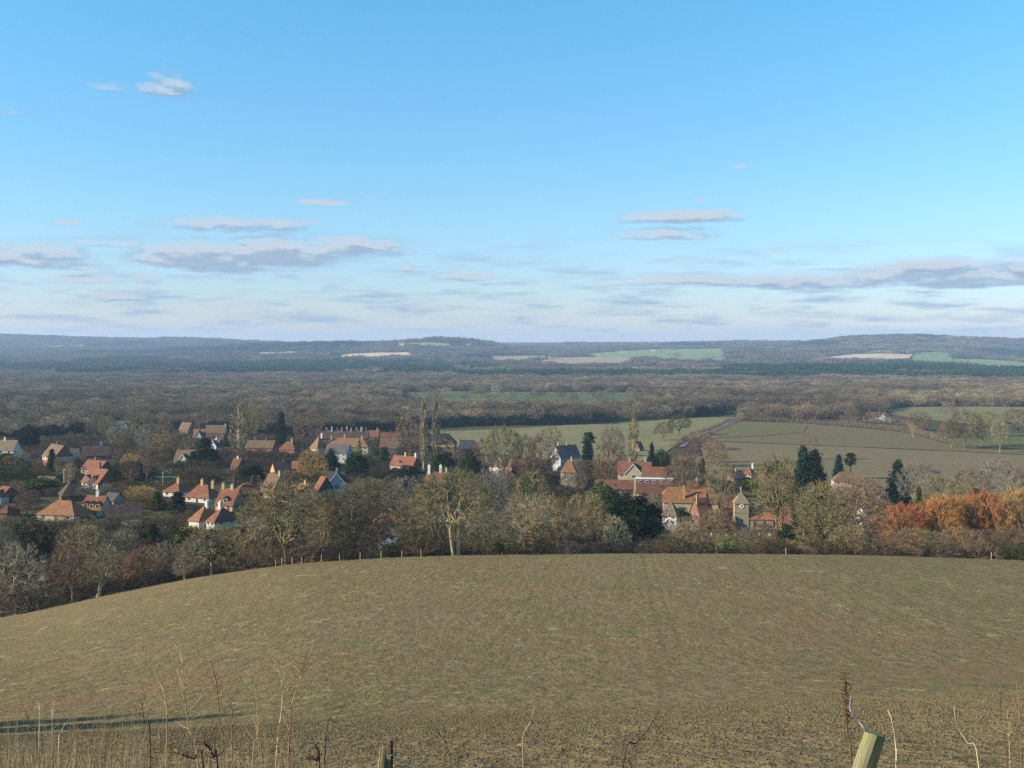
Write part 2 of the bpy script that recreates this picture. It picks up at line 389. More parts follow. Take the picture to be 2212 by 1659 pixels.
sheet('far_field', [(1980, 762), (2060, 762)], [(1955, 787), (2056, 792)], m_fgr, 'green far field right of the straw field', 14, 6, 1)
sheet('far_field', [(2062, 776), (2140, 778), (2250, 786)], [(2046, 793), (2130, 798), (2250, 802)], m_fgr, 'two toned far field at the right edge', 16, 6, 1)
sheet('far_field', [(80, 748), (180, 746)], [(60, 752), (190, 752)], m_fgr, 'small green far field at the left edge', 10, 4, 1)
for i_, (x0, x1, yy, hh_, mm_, lb_) in enumerate([(1620, 1680, 751, 2, m_tan, 'pale sliver of field left of the right hand hill'), (1686, 1722, 753, 2, m_straw, 'short straw sliver beside the pale one'), (1730, 1764, 741, 2.5, m_straw, 'pale sliver high on the right hand hill shoulder'), (1806, 1842, 735.5, 2, m_tan, 'tan sliver under the right hand summit'),
    (36, 56, 755, 2, m_fgr, 'tiny green field at far left'), (60, 148, 762, 4, m_fgr, 'long low green field at far left'), (208, 233, 746, 2, m_straw, 'pale fleck of field on the left ridge'), (148, 170, 766, 4, m_tan, 'small tan field at far left'),
    (932, 1024, 788, 3, m_straw, 'straw strip before the wooded hill'), (842, 896, 793, 3, m_fgr, 'green strip left of the straw strip'), (1258, 1300, 753, 2, m_tan, 'pale field below the central gap in the hills'), (1277, 1376, 838, 3, m_fgr, 'thin pale clearing in the middle wood'), (520, 600, 829, 3, m_tan, 'thin clearing in the left middle wood'), (1640, 1760, 842, 3, m_fgr, 'thin clearing before the pine wood')]):
    sheet('far_field', [(x0, yy-hh_/2), (x1, yy-hh_/2)], [(x0-4, yy+hh_/2), (x1+3, yy+hh_/2)], mm_, lb_, 10, 4, 1)
sheet('lawn', [(326, 1029), (388, 1031)], [(322, 1043), (392, 1046)], m_lawn, 'sunny lawn between the dark yew and red roofs', 12, 8, .2)
sheet('lawn', [(66, 1024), (140, 1020)], [(66, 1036), (140, 1034)], m_lawn, 'strip of lawn below the brick gabled house', 12, 8, .2)
sheet('churchyard', [(1440, 1168), (1560, 1158), (1700, 1160)], [(1400, 1192), (1560, 1195), (1710, 1196)], m_lawn, 'green churchyard grass at the foot of the tower', 16, 12, .2)
sheet('lane', [(1585, 904), (1592, 903)], [(1464, 968), (1478, 968)], m_tar, 'grey lane climbing between hedges', 3, 40, .5, False)
sheet('path', [(-10, 1324), (60, 1318)], [(-20, 1330), (75, 1324)], m_tar, 'scrap of grey track at the left edge', 8, 3, .15, False)

# ------------------------------------------------------------------ tree meshes
class MB:
    def __init__(s): s.v = []; s.f = []
    def tube(s, pts, rs, n=5):
        base = len(s.v); up = Vector((.13, .21, 1)).normalized()
        for i, p in enumerate(pts):
            t = (pts[min(i+1, len(pts)-1)]-pts[max(i-1, 0)]).normalized()
            a = t.cross(up if abs(t.z) < .95 else Vector((1, 0, 0))).normalized(); b = t.cross(a)
            for k in range(n):
                q = 2*math.pi*k/n; s.v.append(p+(a*math.cos(q)+b*math.sin(q))*rs[i])
        for i in range(len(pts)-1):
            for k in range(n):
                s.f.append((base+i*n+k, base+i*n+(k+1) % n, base+(i+1)*n+(k+1) % n, base+(i+1)*n+k))
        s.f.append(tuple(base+(len(pts)-1)*n+k for k in range(n)))
    def blade(s, p, q, w_, rnd):
        t = q-p; a = t.cross(Vector((rnd.uniform(-1, 1), rnd.uniform(-1, 1), rnd.uniform(-1, 1))))
        if a.length < 1e-6: return
        a = a.normalized()*w_; b = len(s.v); s.v += [p-a, p+a, q]; s.f.append((b, b+1, b+2))
    def leaf(s, p, r, rnd):
        b = len(s.v)
        for k in range(3): s.v.append(p+Vector((rnd.gauss(0, 1), rnd.gauss(0, 1), rnd.gauss(0, .8)))*r)
        s.f.append((b, b+1, b+2))
    def box(s, x0, y0, z0, x1, y1, z1):
        b = len(s.v); s.v += [Vector(q) for q in ((x0, y0, z0), (x1, y0, z0), (x1, y1, z0), (x0, y1, z0), (x0, y0, z1), (x1, y0, z1), (x1, y1, z1), (x0, y1, z1))]
        s.f += [tuple(b+i for i in q) for q in ((3, 2, 1, 0), (4, 5, 6, 7), (0, 1, 5, 4), (1, 2, 6, 5), (2, 3, 7, 6), (3, 0, 4, 7))]
    def build(s, name, m_, smooth=False): return mesh(name, s.v, s.f, m_, smooth)
def rv(rnd): return Vector((rnd.gauss(0, 1), rnd.gauss(0, 1), rnd.gauss(0, 1))).normalized()
def bare(seed, H=15., spread=1., cz=.58, tf=.25, nl=7, n2=60, n3=620, n4=9, up=.25, tw=.03, stems=1, m_=None, thick=1., wig=.10, lo=-.75, tl=.075):
    """limbs, boughs and branches grown towards points spread through a lumpy crown"""
    rnd = random.Random(seed); A = MB(); B = MB()
    rx = spread*H/2; rzu = H*(1-cz); rzd = H*(cz-.08)
    lump = [(rv(rnd), rnd.uniform(-.26, .20)) for _ in range(16)]
    C = Vector((rnd.uniform(-.04, .04)*H, rnd.uniform(-.04, .04)*H, H*cz))
    def tgt(i, n, k0, k1):
        z = 1-(1-lo)*(i+.5)/n+rnd.uniform(-.06, .06); z = max(lo, min(1, z)); an = i*2.39996+rnd.uniform(-.3, .3); q = math.sqrt(max(0, 1-z*z))
        u = Vector((math.cos(an)*q, math.sin(an)*q, z)); k = 1+sum(w_*max(0, u.dot(v))**4 for v, w_ in lump)
        k *= rnd.uniform(k0, k1)*(1 if z > 0 else 1-.15*z*z)
        return C+Vector((u.x*rx*k, u.y*rx*k, u.z*(rzu if z > 0 else rzd)*k))
    def arch(p, q, sag, n, jit):
        L = (q-p).length; c = p.lerp(q, .5)+Vector((0, 0, L*sag)); pts = []
        for i in range(n+1):
            t = i/n; v = p*(1-t)**2+c*2*t*(1-t)+q*t*t
            if 0 < i < n: v = v+rv(rnd)*L*jit
            pts.append(v)
        return pts
    r0 = H*.021*thick; nodes = []
    for st in range(stems):
        off = Vector((math.cos(st*2.4+.5), math.sin(st*2.4+.5), 0))*(H*.022 *(1.5 if H > 18 else 1) if stems > 1 else 0)
        top = Vector((off.x*2+C.x*.5, off.y*2+C.y*.5, H*tf)); mid = off.lerp(top, .5)+rv(rnd)*H*.006
        A.tube([off+Vector((0, 0, -.7)), off+Vector((0, 0, .5)), mid, top], [r0*1.6, r0*1.1, r0*.92, r0*.8], 7)
        m = max(2, nl//stems)
        for i in range(m):
            T = tgt(i*stems+st, nl+1, .5, .68)
            if i == 0: T = Vector((T.x*.4, T.y*.4, H*(cz+(1-cz)*.6)))
            s0 = mid.lerp(top, rnd.uniform(.55, 1.))
            pts = arch(s0, T, .14 if up > .4 else .04, 7, .02+wig*.2)
            rr = [r0*.55*(1-k/8.4)**1.05 for k in range(8)]
            A.tube(pts, rr, 5)
            for k in range(1, 8): nodes.append((pts[k], rr[k]))
    def near(T, arr, pos_, c0):
        d = np.sqrt(((pos_-np.array(T))**2).sum(1))+.22*np.sqrt(((pos_-c0)**2).sum(1)); return int(np.argmin(d))
    c0 = np.array(Vector((0, 0, H*tf)))
    pa = np.array([tuple(n[0]) for n in nodes]); n2nodes = []
    for i in range(n2):
        T = tgt(i, n2, .66, .88); k = near(T, nodes, pa, c0); p, r = nodes[k]; r2 = max(.03, min(r*.6, H*.005))
        pts = arch(p, T, .06, 4, .04+wig*.15); rr = [r2, r2*.85, r2*.65, r2*.45, r2*.3]; A.tube(pts, rr, 4)
        for q in range(1, 5): n2nodes.append((pts[q], rr[q]))
    alln = nodes[len(nodes)//3:]+n2nodes; pa = np.array([tuple(n[0]) for n in alln])
    for i in range(n3):
        T = tgt(i, n3, .55 if i % 3 == 0 else .8, 1.0); k = near(T, alln, pa, c0); p = alln[k][0]
        d = T-p; L = d.length
        if L > H*.22: p = T-d*(H*.22/L); d = T-p; L = d.length
        if L < .05: continue
        d.normalize(); B.tube([p, p.lerp(T, .5)+rv(rnd)*L*.07, T], [tw*1.5, tw*1.1, tw*.5], 3)
        outw = (T-C).normalized()
        for _ in range(n4):
            s_ = p.lerp(T, rnd.uniform(.1, 1)); q = (d*.6+rv(rnd)*.75+outw*.35+Vector((0, 0, up))).normalized()
            B.blade(s_, s_+q*rnd.uniform(.5, 1.2)*H*tl, tw*rnd.uniform(.6, 1.2), rnd)
    m_ = m_ or M_TINT
    return [('trunk', A.build('trunk', m_)), ('crown', B.build('crown', m_))]
def leafy(seed, H=12., shape='yew', spread=.9, n=130, per=42, leaf=.16, m_=None):
    n = int(n*1.5); leaf *= 1.45
    rnd = random.Random(seed); A = MB(); B = MB(); Rr = spread*H/2
    A.tube([Vector((0, 0, -.6)), Vector((0, 0, .8)), Vector((.1, 0, H*.5)), Vector((0, 0, H*.9))], [H*.03, H*.024, H*.014, H*.004], 6)
    for i in range(n):
        an = rnd.uniform(0, 2*math.pi)
        if shape == 'yew':
            el = math.asin(rnd.uniform(-.45, 1)); k = rnd.uniform(.55, 1)
            c = Vector((math.cos(an)*math.cos(el)*Rr*k, math.sin(an)*math.cos(el)*Rr*k, H*.45+math.sin(el)*H*.5*k)); cr = H*.10
        elif shape == 'cone':
            t = rnd.random()**1.35; z = H*(.06+.92*t); r = Rr*(1-t)**.8*rnd.uniform(.5, 1)*(1+.18*math.sin(z*3.1))
            c = Vector((math.cos(an)*r, math.sin(an)*r, z)); cr = H*(.05+.035*(1-t))
        elif shape == 'column':
            t = rnd.random(); z = H*(.04+.93*t); r = Rr*min(1, (1-t)*3.2)**.6*rnd.uniform(.4, 1)
            c = Vector((math.cos(an)*r, math.sin(an)*r, z)); cr = H*.04
        else:   # pine: bare stem, plates of needles near the top
            t = rnd.random(); z = H*(.55+.43*t); r = Rr*rnd.random()*(1-t*.6)
            c = Vector((math.cos(an)*r, math.sin(an)*r, z)); cr = H*.055
            if i % 4 == 0: A.tube([Vector((0, 0, z-H*.1)), c], [H*.008, H*.004], 4)
        for _ in range(per):
            g = Vector((rnd.gauss(0, .5), rnd.gauss(0, .5), rnd.gauss(0, .38 if shape != 'pine' else .22)))*cr
            p = c+g
            if p.z > .1: B.leaf(p, leaf*rnd.uniform(.7, 1.4), rnd)
    m_ = m_ or M_TINT
    return [('trunk', A.build('trunk', m_)), ('foliage', B.build('foliage', m_))]
def poplar(seed, H=20., spread=.13):
    rnd = random.Random(seed); A = MB(); B = MB(); rx = spread*H/2
    A.tube([Vector((0, 0, -.5)), Vector((.1, 0, H*.3)), Vector((0, .1, H*.7)), Vector((0, 0, H))], [.35, .25, .14, .03], 6)
    for i in range(110):
        z = H*(.06+.88*rnd.random()); an = rnd.uniform(0, 6.28); t = z/H
        r = rx*min(1, (1.05-t)*2.4, .35+t*2.5); L = H*rnd.uniform(.07, .16)
        p = Vector((0, 0, z)); e = Vector((math.cos(an)*r, math.sin(an)*r, z+L)); md = p.lerp(e, .5)+Vector((math.cos(an), math.sin(an), 0))*r*.25
        A.tube([p, md, e], [.06, .045, .02], 3)
        for _ in range(38):
            s_ = md.lerp(e, rnd.uniform(-.6, 1)); q = (Vector((math.cos(an)*.3, math.sin(an)*.3, 1))+rv(rnd)*.35).normalized()
            B.blade(s_, s_+q*rnd.uniform(.7, 1.5), .035, rnd)
    return [('trunk', A.build('trunk', M_TINT)), ('crown', B.build('crown', M_TINT))]
def ivy_tree(seed, H, spread):
    parts = bare(seed, H, spread, .58, .35, 8, 50, 420, 8, .3)
    rnd = random.Random(seed+9); B = MB()
    tv = [v.co.copy() for v in parts[0][1].vertices]
    tv = [v for v in tv if v.z < H*.86]
    for _ in range(2600):
        v = rnd.choice(tv)
        if (v.xy.length > spread*H*.22) and rnd.random() < .85: continue
        B.leaf(v+rv(rnd)*rnd.uniform(.1, .75), .17, rnd)
    return parts+[('ivy', B.build('ivy', M_TINT))]
def hero(seed):
    """the big double trunked tree standing on the brow"""
    a = bare(seed, 20., 1.1, .56, .36, 11, 95, 1300, 9, .15, .028, 2, thick=.9, lo=-.6, tl=.06, wig=.16)
    return a

PROT = {
 'oak':    [bare(11, 15, 1.05, .56, .22, 8, 66, 760, 9, .1, lo=-.6, wig=.15), bare(12, 15, 1.1, .54, .2, 8, 66, 760, 9, .15, lo=-.55, wig=.18), bare(13, 15, 1., .58, .25, 7, 60, 700, 9, .1, lo=-.7, wig=.2), bare(14, 15, 1.05, .53, .18, 9, 66, 760, 9, .2, lo=-.5, wig=.14)],
 'ash':    [bare(21, 15, .75, .56, .2, 8, 56, 560, 8, .5), bare(22, 15, .7, .56, .16, 8, 52, 540, 8, .55), bare(23, 15, .8, .54, .14, 9, 56, 560, 8, .45)],
 'dome':   [bare(31, 12, 1.1, .46, .14, 9, 60, 700, 10, .25, .03, tl=.085), bare(32, 12, 1.2, .44, .12, 10, 60, 700, 10, .2, .03, tl=.085)],
 'slim':   [bare(41, 15, .42, .56, .2, 7, 44, 360, 8, .45), bare(42, 15, .36, .56, .2, 7, 40, 320, 8, .5)],
 'shrub':  [bare(51, 6, 1.3, .42, .08, 9, 40, 330, 9, .4, .024, 3, tl=.12), bare(52, 6, 1.5, .4, .07, 9, 40, 330, 9, .35, .024, 3, tl=.12)],
 'willow': [bare(61, 12, .95, .5, .12, 11, 56, 700, 14, 1.1, .03, tl=.11), bare(62, 12, 1.0, .5, .1, 12, 56, 700, 14, 1.0, .03, tl=.11)],
 'open':   [bare(71, 12, 1.15, .6, .28, 6, 34, 230, 8, .1, .026, wig=.25)],
 'poplar': [poplar(81)], 'poplar2': [poplar(82, 20, .17)],
 'yew':    [leafy(91, 12, 'yew', 1.15), leafy(92, 12, 'yew', .85, 110)],
 'cone':   [leafy(93, 14, 'cone', .55, 150, 36, .15), leafy(94, 14, 'cone', .42, 140, 36, .15)],
 'column': [leafy(95, 12, 'column', .26, 130, 34, .13)],
 'pine':   [leafy(96, 14, 'pine', .5, 60, 40, .15)],
 'ivy':    [ivy_tree(97, 15, .8), ivy_tree(98, 15, .7)],
 'hero':   [hero(5)],
}
PDIM = {'oak': (15, 1.05), 'ash': (15, .75), 'dome': (12, 1.15), 'slim': (15, .4), 'shrub': (6, 1.4), 'willow': (12, 1.), 'open': (12, 1.15), 'poplar': (20, .13), 'poplar2': (20, .17),
        'yew': (12, 1.), 'cone': (14, .5), 'column': (12, .26), 'pine': (14, .5), 'ivy': (15, .75), 'hero': (20, 1.12)}
WORDS = {'oak': 'spreading bare oak', 'ash': 'upright bare tree', 'dome': 'domed bare tree', 'slim': 'slim bare tree', 'shrub': 'bare shrub', 'willow': 'twiggy willow', 'open': 'open branched bare tree',
         'poplar': 'tall narrow poplar', 'poplar2': 'tall narrow poplar', 'yew': 'rounded evergreen yew', 'cone': 'pointed conifer', 'column': 'narrow cypress', 'pine': 'flat topped pine', 'ivy': 'ivy clad bare tree', 'hero': 'broad twin trunked oak'}
NAMES = {'oak': 'bare_oak_tree', 'ash': 'bare_ash_tree', 'dome': 'domed_bare_tree', 'slim': 'slim_bare_tree', 'shrub': 'bare_shrub', 'willow': 'willow_tree', 'open': 'open_bare_tree',
         'poplar': 'poplar_tree', 'poplar2': 'poplar_tree', 'yew': 'yew_tree', 'cone': 'conifer_tree', 'column': 'cypress_tree', 'pine': 'pine_tree', 'ivy': 'ivy_clad_tree', 'hero': 'twin_trunked_oak_tree'}
TINT = {'olive': (140, 130, 92), 'brown': (136, 116, 90), 'russet': (138, 114, 90), 'grey': (140, 134, 116), 'dark': (106, 94, 74), 'pale': (174, 158, 122), 'orange': (184, 132, 76),
        'ochre': (174, 140, 82), 'golden': (188, 154, 86), 'purple': (120, 96, 88), 'red': (176, 118, 74), 'moss': (132, 122, 80), 'green': (58, 74, 34), 'deep': (44, 58, 32), 'bluegreen': (44, 66, 50), 'ivygreen': (78, 92, 38), 'yellow': (150, 148, 50)}
CW = {'olive': 'olive brown', 'brown': 'brown', 'russet': 'russet', 'grey': 'grey', 'dark': 'dark brown', 'pale': 'pale buff', 'orange': 'orange twigged', 'ochre': 'ochre twigged', 'golden': 'golden',
      'purple': 'purplish', 'red': 'red orange twigged', 'moss': 'mossy green brown', 'green': 'green', 'deep': 'dark green', 'bluegreen': 'blue green', 'ivygreen': 'mid green', 'yellow': 'yellow green'}
GROUPS = {'oak': 'bare broad trees around the village', 'ash': 'bare upright trees around the village', 'dome': 'bare domed trees around the village', 'slim': 'slim bare trees among the houses',
          'shrub': 'bare shrubs below the village', 'willow': 'orange and gold willows', 'open': 'open field trees', 'poplar': 'tall narrow poplars', 'poplar2': 'tall narrow poplars', 'yew': 'dark evergreens', 'cone': 'pointed conifers',
          'column': 'narrow cypresses', 'pine': 'pines by the field', 'ivy': 'ivy clad trees', 'hero': None}
LM = []; USED = {}; TREES = []; CLEARV = [(1298, 1058, 1422, 1168, 330), (1580, 1040, 1630, 1168, 452), (1630, 1100, 1690, 1160, 440), (880, 1006, 1090, 1200, 241)]; NTREE = 0
rT = random.Random(77)
def tree(kind, px, d, topy, wpx, tint, label=None, var=None):
    """px: column of the trunk, d: distance, topy: row of the top, wpx: crown width in photo pixels"""
    global NTREE
    X, Y, Z = at(px, d); H0, S0 = PDIM[kind]
    H = -(topy-HY)/F*d-Z; H = max(2.2, H); Wd = wpx/F*d
    pr = PROT[kind]; v = (var if var is not None else rT.randrange(len(pr))) % len(pr)
    sh = H/H0; sw = Wd/(H0*S0)
    sw = min(max(sw, sh*.55), sh*2.1)
    o = empty(NAMES[kind], (X, Y, Z), rT.uniform(0, 6.28) if kind != 'hero' else .35, (sw, sw, sh))
    base = lin(*TINT[tint]); k = rT.uniform(.64, .96); hue = rT.uniform(-.06, .06)
    warm = kind not in ('yew', 'cone', 'column', 'pine')
    col = (base[0]*k*(1+hue)*(1.04 if warm else 1), base[1]*k*.97, base[2]*k*(1-hue)*.95)
    if kind == 'willow': col = tuple(q*w_ for q, w_ in zip(base, (.84, .82, .9)))
    for nm, me in pr[v]:
        c = link(nm, me, o)
        if nm == 'trunk' and kind in ('yew', 'cone', 'column'): cc_ = lin(80, 66, 50)
        elif nm == 'trunk' and kind in ('hero',): cc_ = lin(168, 148, 108)
        elif nm == 'trunk': cc_ = tuple(min(1, q*1.12) for q in col)
        elif nm == 'ivy': cc_ = lin(62, 62, 36)
        elif nm == 'crown' and kind == 'willow' : cc_ = col
        else: cc_ = col
        if nm == 'trunk' and kind == 'willow': cc_ = lin(150, 126, 90)
        c.color = (*cc_, 1)
    TREES.append((o, kind, tint, px, HY-F*(Z+H*.5)/d, d, H, label, wpx))
    NTREE += 1
    return o
def label_trees():
    order = sorted(TREES, key=lambda t: (t[7] is None))
    for (o, kind, tint, px, py, d, H, label, wpx) in order:
        if label is None:
            size = 'small ' if H < 6 else 'tall ' if H > 17 and 'poplar' not in kind else ''
            base = f"{size}{CW[tint]} {WORDS[kind]}"
            best = sorted(LM, key=lambda l: math.hypot(l[1]-px, (l[2]-py)*1.6))
            cand = []
            for i, l in enumerate(best[:12]):
                dx, dy = px-l[1], py-l[2]
                rel = ('just left of' if dx < 0 else 'just right of') if abs(dx) > abs(dy)*1.1 else ('behind' if dy < 0 else 'in front of')
                if math.hypot(dx, dy) > 110 and rel.startswith('just'): rel = rel.replace('just ', 'well ')
                cand.append(f"{base} {rel} the {l[0]}") if len(f'{base} {rel} the {l[0]}'.split()) < 16 else None
            label = next((c for c in cand if c not in USED), None)
            if label is None:
                for dsc in ('low', 'wide', 'thin', 'dense', 'ragged', 'leaning', 'scruffy'):
                    label = next((dsc+' '+c for c in cand if dsc+' '+c not in USED), None)
                    if label: break
        USED[label] = 1
        tag(o, label, 'shrub' if kind == 'shrub' else 'tree', GROUPS[kind])

# ------------------------------------------------------------------ house building
def m_roof(n, p):
    oi = n.n('ShaderNodeObjectInfo'); x = objc(n)
    k = n.rng(n.noise(x, .9, 4, .7), .3, .7, .7, 1.3)
    c = n.mix(1., oi.outputs['Color'], n.n('ShaderNodeCombineColor', ins={0: k, 1: k, 2: k}).outputs[0], 'MULTIPLY')
    c = n.mix(n.rng(n.noise(x, .35, 4, .7), .50, .70, 0, .6), c, lin(132, 112, 72))
    c = n.mix(n.rng(n.noise(x, 3.2, 3, .7), .48, .66, 0, .7), c, lin(80, 56, 44))
    wv = n.n('ShaderNodeTexWave', bands_direction='Z', ins={'Scale': 3.2, 'Distortion': .4}); n.set(wv.inputs['Vector'], x)
    bump(n, p, wv.outputs['Fac'], .5, .05)
    return c
M_ROOF = mat('roof_tiles', m_roof, .85, .15)
def m_wall(n, p):
    oi = n.n('ShaderNodeObjectInfo'); x = objc(n)
    k = n.rng(n.noise(x, .8, 4, .6), .3, .7, .86, 1.1)
    return n.mix(1., oi.outputs['Color'], n.n('ShaderNodeCombineColor', ins={0: k, 1: k, 2: k}).outputs[0], 'MULTIPLY')
M_WALL = mat('house_wall', m_wall, .9, .1)
M_WHITE = mat('white_paint', lambda n, p: n.mix(n.noise(objc(n), 2.), (.78, .78, .76), (.66, .66, .64)), .5, .4)
M_GLASS = mat('window_glass', lambda n, p: n.mix(n.noise(objc(n), .7), (.02, .025, .035), (.05, .055, .07)), .12, .6)
M_DOOR = mat('door_paint', lambda n, p: n.mix(n.noise(objc(n), 2.), (.06, .04, .03), (.09, .06, .04)), .6, .3)
WALLC = {'white': (192, 186, 172), 'cream': (172, 160, 130), 'pink': (186, 150, 132), 'brick': (126, 88, 70), 'darkbrick': (110, 74, 62), 'stone': (172, 158, 124), 'grey': (160, 158, 156), 'tan': (176, 140, 100), 'hung': (124, 80, 62), 'timber': (84, 72, 60)}
ROOFC = {'red': (128, 80, 60), 'orange': (146, 98, 66), 'brown': (112, 90, 70), 'dark': (84, 66, 60), 'slate': (88, 84, 86), 'olive': (118, 104, 82), 'rust': (114, 74, 56), 'pinkish': (140, 102, 78)}
def boxmesh(name, m_, *a): b = MB(); b.box(*a); return b.build(name, m_)
def facebox(cx, cz, w_, h_, side, L, W_, dep, out):
    """a box standing proud of one wall; side: f front, b back, r right, l left"""
    if side == 'f': return (cx-w_/2, -W_/2-out, cz-h_/2, cx+w_/2, -W_/2-out+dep, cz+h_/2)
    if side == 'b': return (cx-w_/2, W_/2+out-dep, cz-h_/2, cx+w_/2, W_/2+out, cz+h_/2)
    if side == 'r': return (L/2+out-dep, cx-w_/2, cz-h_/2, L/2+out, cx+w_/2, cz+h_/2)
    return (-L/2-out, cx-w_/2, cz-h_/2, -L/2-out+dep, cx+w_/2, cz+h_/2)
def window(parent, cx, cz, w_, h_, side, L, W_, off=0.):
    fr = link('window', boxmesh('window', M_WHITE, *facebox(cx, cz, w_, h_, side, L+off, W_+off, .12, .06)), parent)
    pb = MB(); n = 2 if w_ > .9 else 1; pw_ = (w_-.12)/n
    for i in range(n):
        pb.box(*facebox(cx-w_/2+.06+pw_*(i+.5), cz, pw_-.07, h_-.16, side, L+off, W_+off, .05, .085))
    link('pane', pb.build('pane', M_GLASS), fr)
    return fr
def roof_mesh(L, W_, hw, hr, typ, ov=.35, th=.16):
    l, w2 = L/2+ov, W_/2+ov; drop = hr*ov/(W_/2); e = hw-drop; t = hw+hr
    b = MB()
    if typ == 'gable':
        for s in (-1, 1):
            i = len(b.v)
            b.v += [Vector(q) for q in ((-l, s*w2, e), (l, s*w2, e), (l, 0, t), (-l, 0, t), (-l, s*w2, e+th), (l, s*w2, e+th), (l, 0, t+th), (-l, 0, t+th))]
            b.f += [tuple(i+k for k in q) for q in ((0, 1, 2, 3), (7, 6, 5, 4), (0, 4, 5, 1), (1, 5, 6, 2), (3, 2, 6, 7), (0, 3, 7, 4))]
    else:
        hip = {'hip': W_/2*.95, 'pyramid': L/2, 'half': W_*.22}[typ]; hip = min(hip, L/2-.02)
        if typ == 'half':
            zz = e+(t-e)*.5
            v = [(-l, -w2, e), (l, -w2, e), (l, w2, e), (-l, w2, e), (-l, -w2*.5, zz), (l, -w2*.5, zz), (l, w2*.5, zz), (-l, w2*.5, zz), (-L/2+hip, 0, t), (L/2-hip, 0, t)]
            fs = [(0, 1, 5, 9, 8, 4), (2, 3, 7, 8, 9, 6), (5, 6, 9), (7, 4, 8)]
            n = len(v)
            b.v += [Vector(q) for q in v]; b.f += fs
            b.v += [Vector((q[0], q[1], q[2]-th)) for q in v]; b.f += [tuple(k+n for k in reversed(f)) for f in fs]
            for a, c in ((0, 1), (1, 5), (5, 6), (6, 2), (2, 3), (3, 7), (7, 4), (4, 0)): b.f.append((a, a+n, c+n, c))
        else:
            v = [(-l, -w2, e), (l, -w2, e), (l, w2, e), (-l, w2, e), (-L/2+hip, 0, t), (L/2-hip, 0, t)]
            fs = [(0, 1, 5, 4), (2, 3, 4, 5), (1, 2, 5), (3, 0, 4)]
            n = len(v)
            b.v += [Vector(q) for q in v]; b.f += fs
            b.v += [Vector((q[0], q[1], q[2]-th)) for q in v]; b.f += [tuple(k+n for k in reversed(f)) for f in fs]
            for a, c in ((0, 1), (1, 2), (2, 3), (3, 0)): b.f.append((a, a+n, c+n, c))
    return b
def wall_mesh(L, W_, hw, hr, typ):
    b = MB(); b.box(-L/2, -W_/2, -9, L/2, W_/2, hw)
    if typ in ('gable', 'half'):
        k = 1. if typ == 'gable' else .5
        for s in (-1, 1):
            i = len(b.v); x0, x1 = s*L/2, s*(L/2-.3)
            if typ == 'gable':
                for x in (x0, x1): b.v += [Vector((x, -W_/2, hw)), Vector((x, W_/2, hw)), Vector((x, 0, hw+hr-.02))]
                b.f += [(i, i+1, i+2), (i+5, i+4, i+3), (i, i+3, i+4, i+1), (i+1, i+4, i+5, i+2), (i+2, i+5, i+3, i)]
            else:
                for x in (x0, x1): b.v += [Vector((x, -W_/2, hw)), Vector((x, W_/2, hw)), Vector((x, W_/4, hw+hr*.46)), Vector((x, -W_/4, hw+hr*.46))]
                b.f += [(i, i+1, i+2, i+3), (i+7, i+6, i+5, i+4), (i, i+4, i+5, i+1), (i+1, i+5, i+6, i+2), (i+2, i+6, i+7, i+3), (i+3, i+7, i+4, i)]
    return b
def chimney(roof, x, y, zb, zt, c='brick', s=.9, pots=2):
    b = MB(); b.box(x-s/2, y-s*.35, zb, x+s/2, y+s*.35, zt); b.box(x-s/2-.08, y-s*.35-.08, zt-.3, x+s/2+.08, y+s*.35+.08, zt-.12)
    ch = link('chimney', b.build('chimney', M_WALL), roof); ch.color = (*lin(*WALLC[c]), 1)
    for i in range(pots):
        px_ = x+(i-(pots-1)/2)*.42
        b.tube([Vector((px_, y, zt)), Vector((px_, y, zt+.5))], [.15, .12], 8)
    nm = b.build('chimney', M_WALL); ch.data = nm
    return ch
HOUSES = []
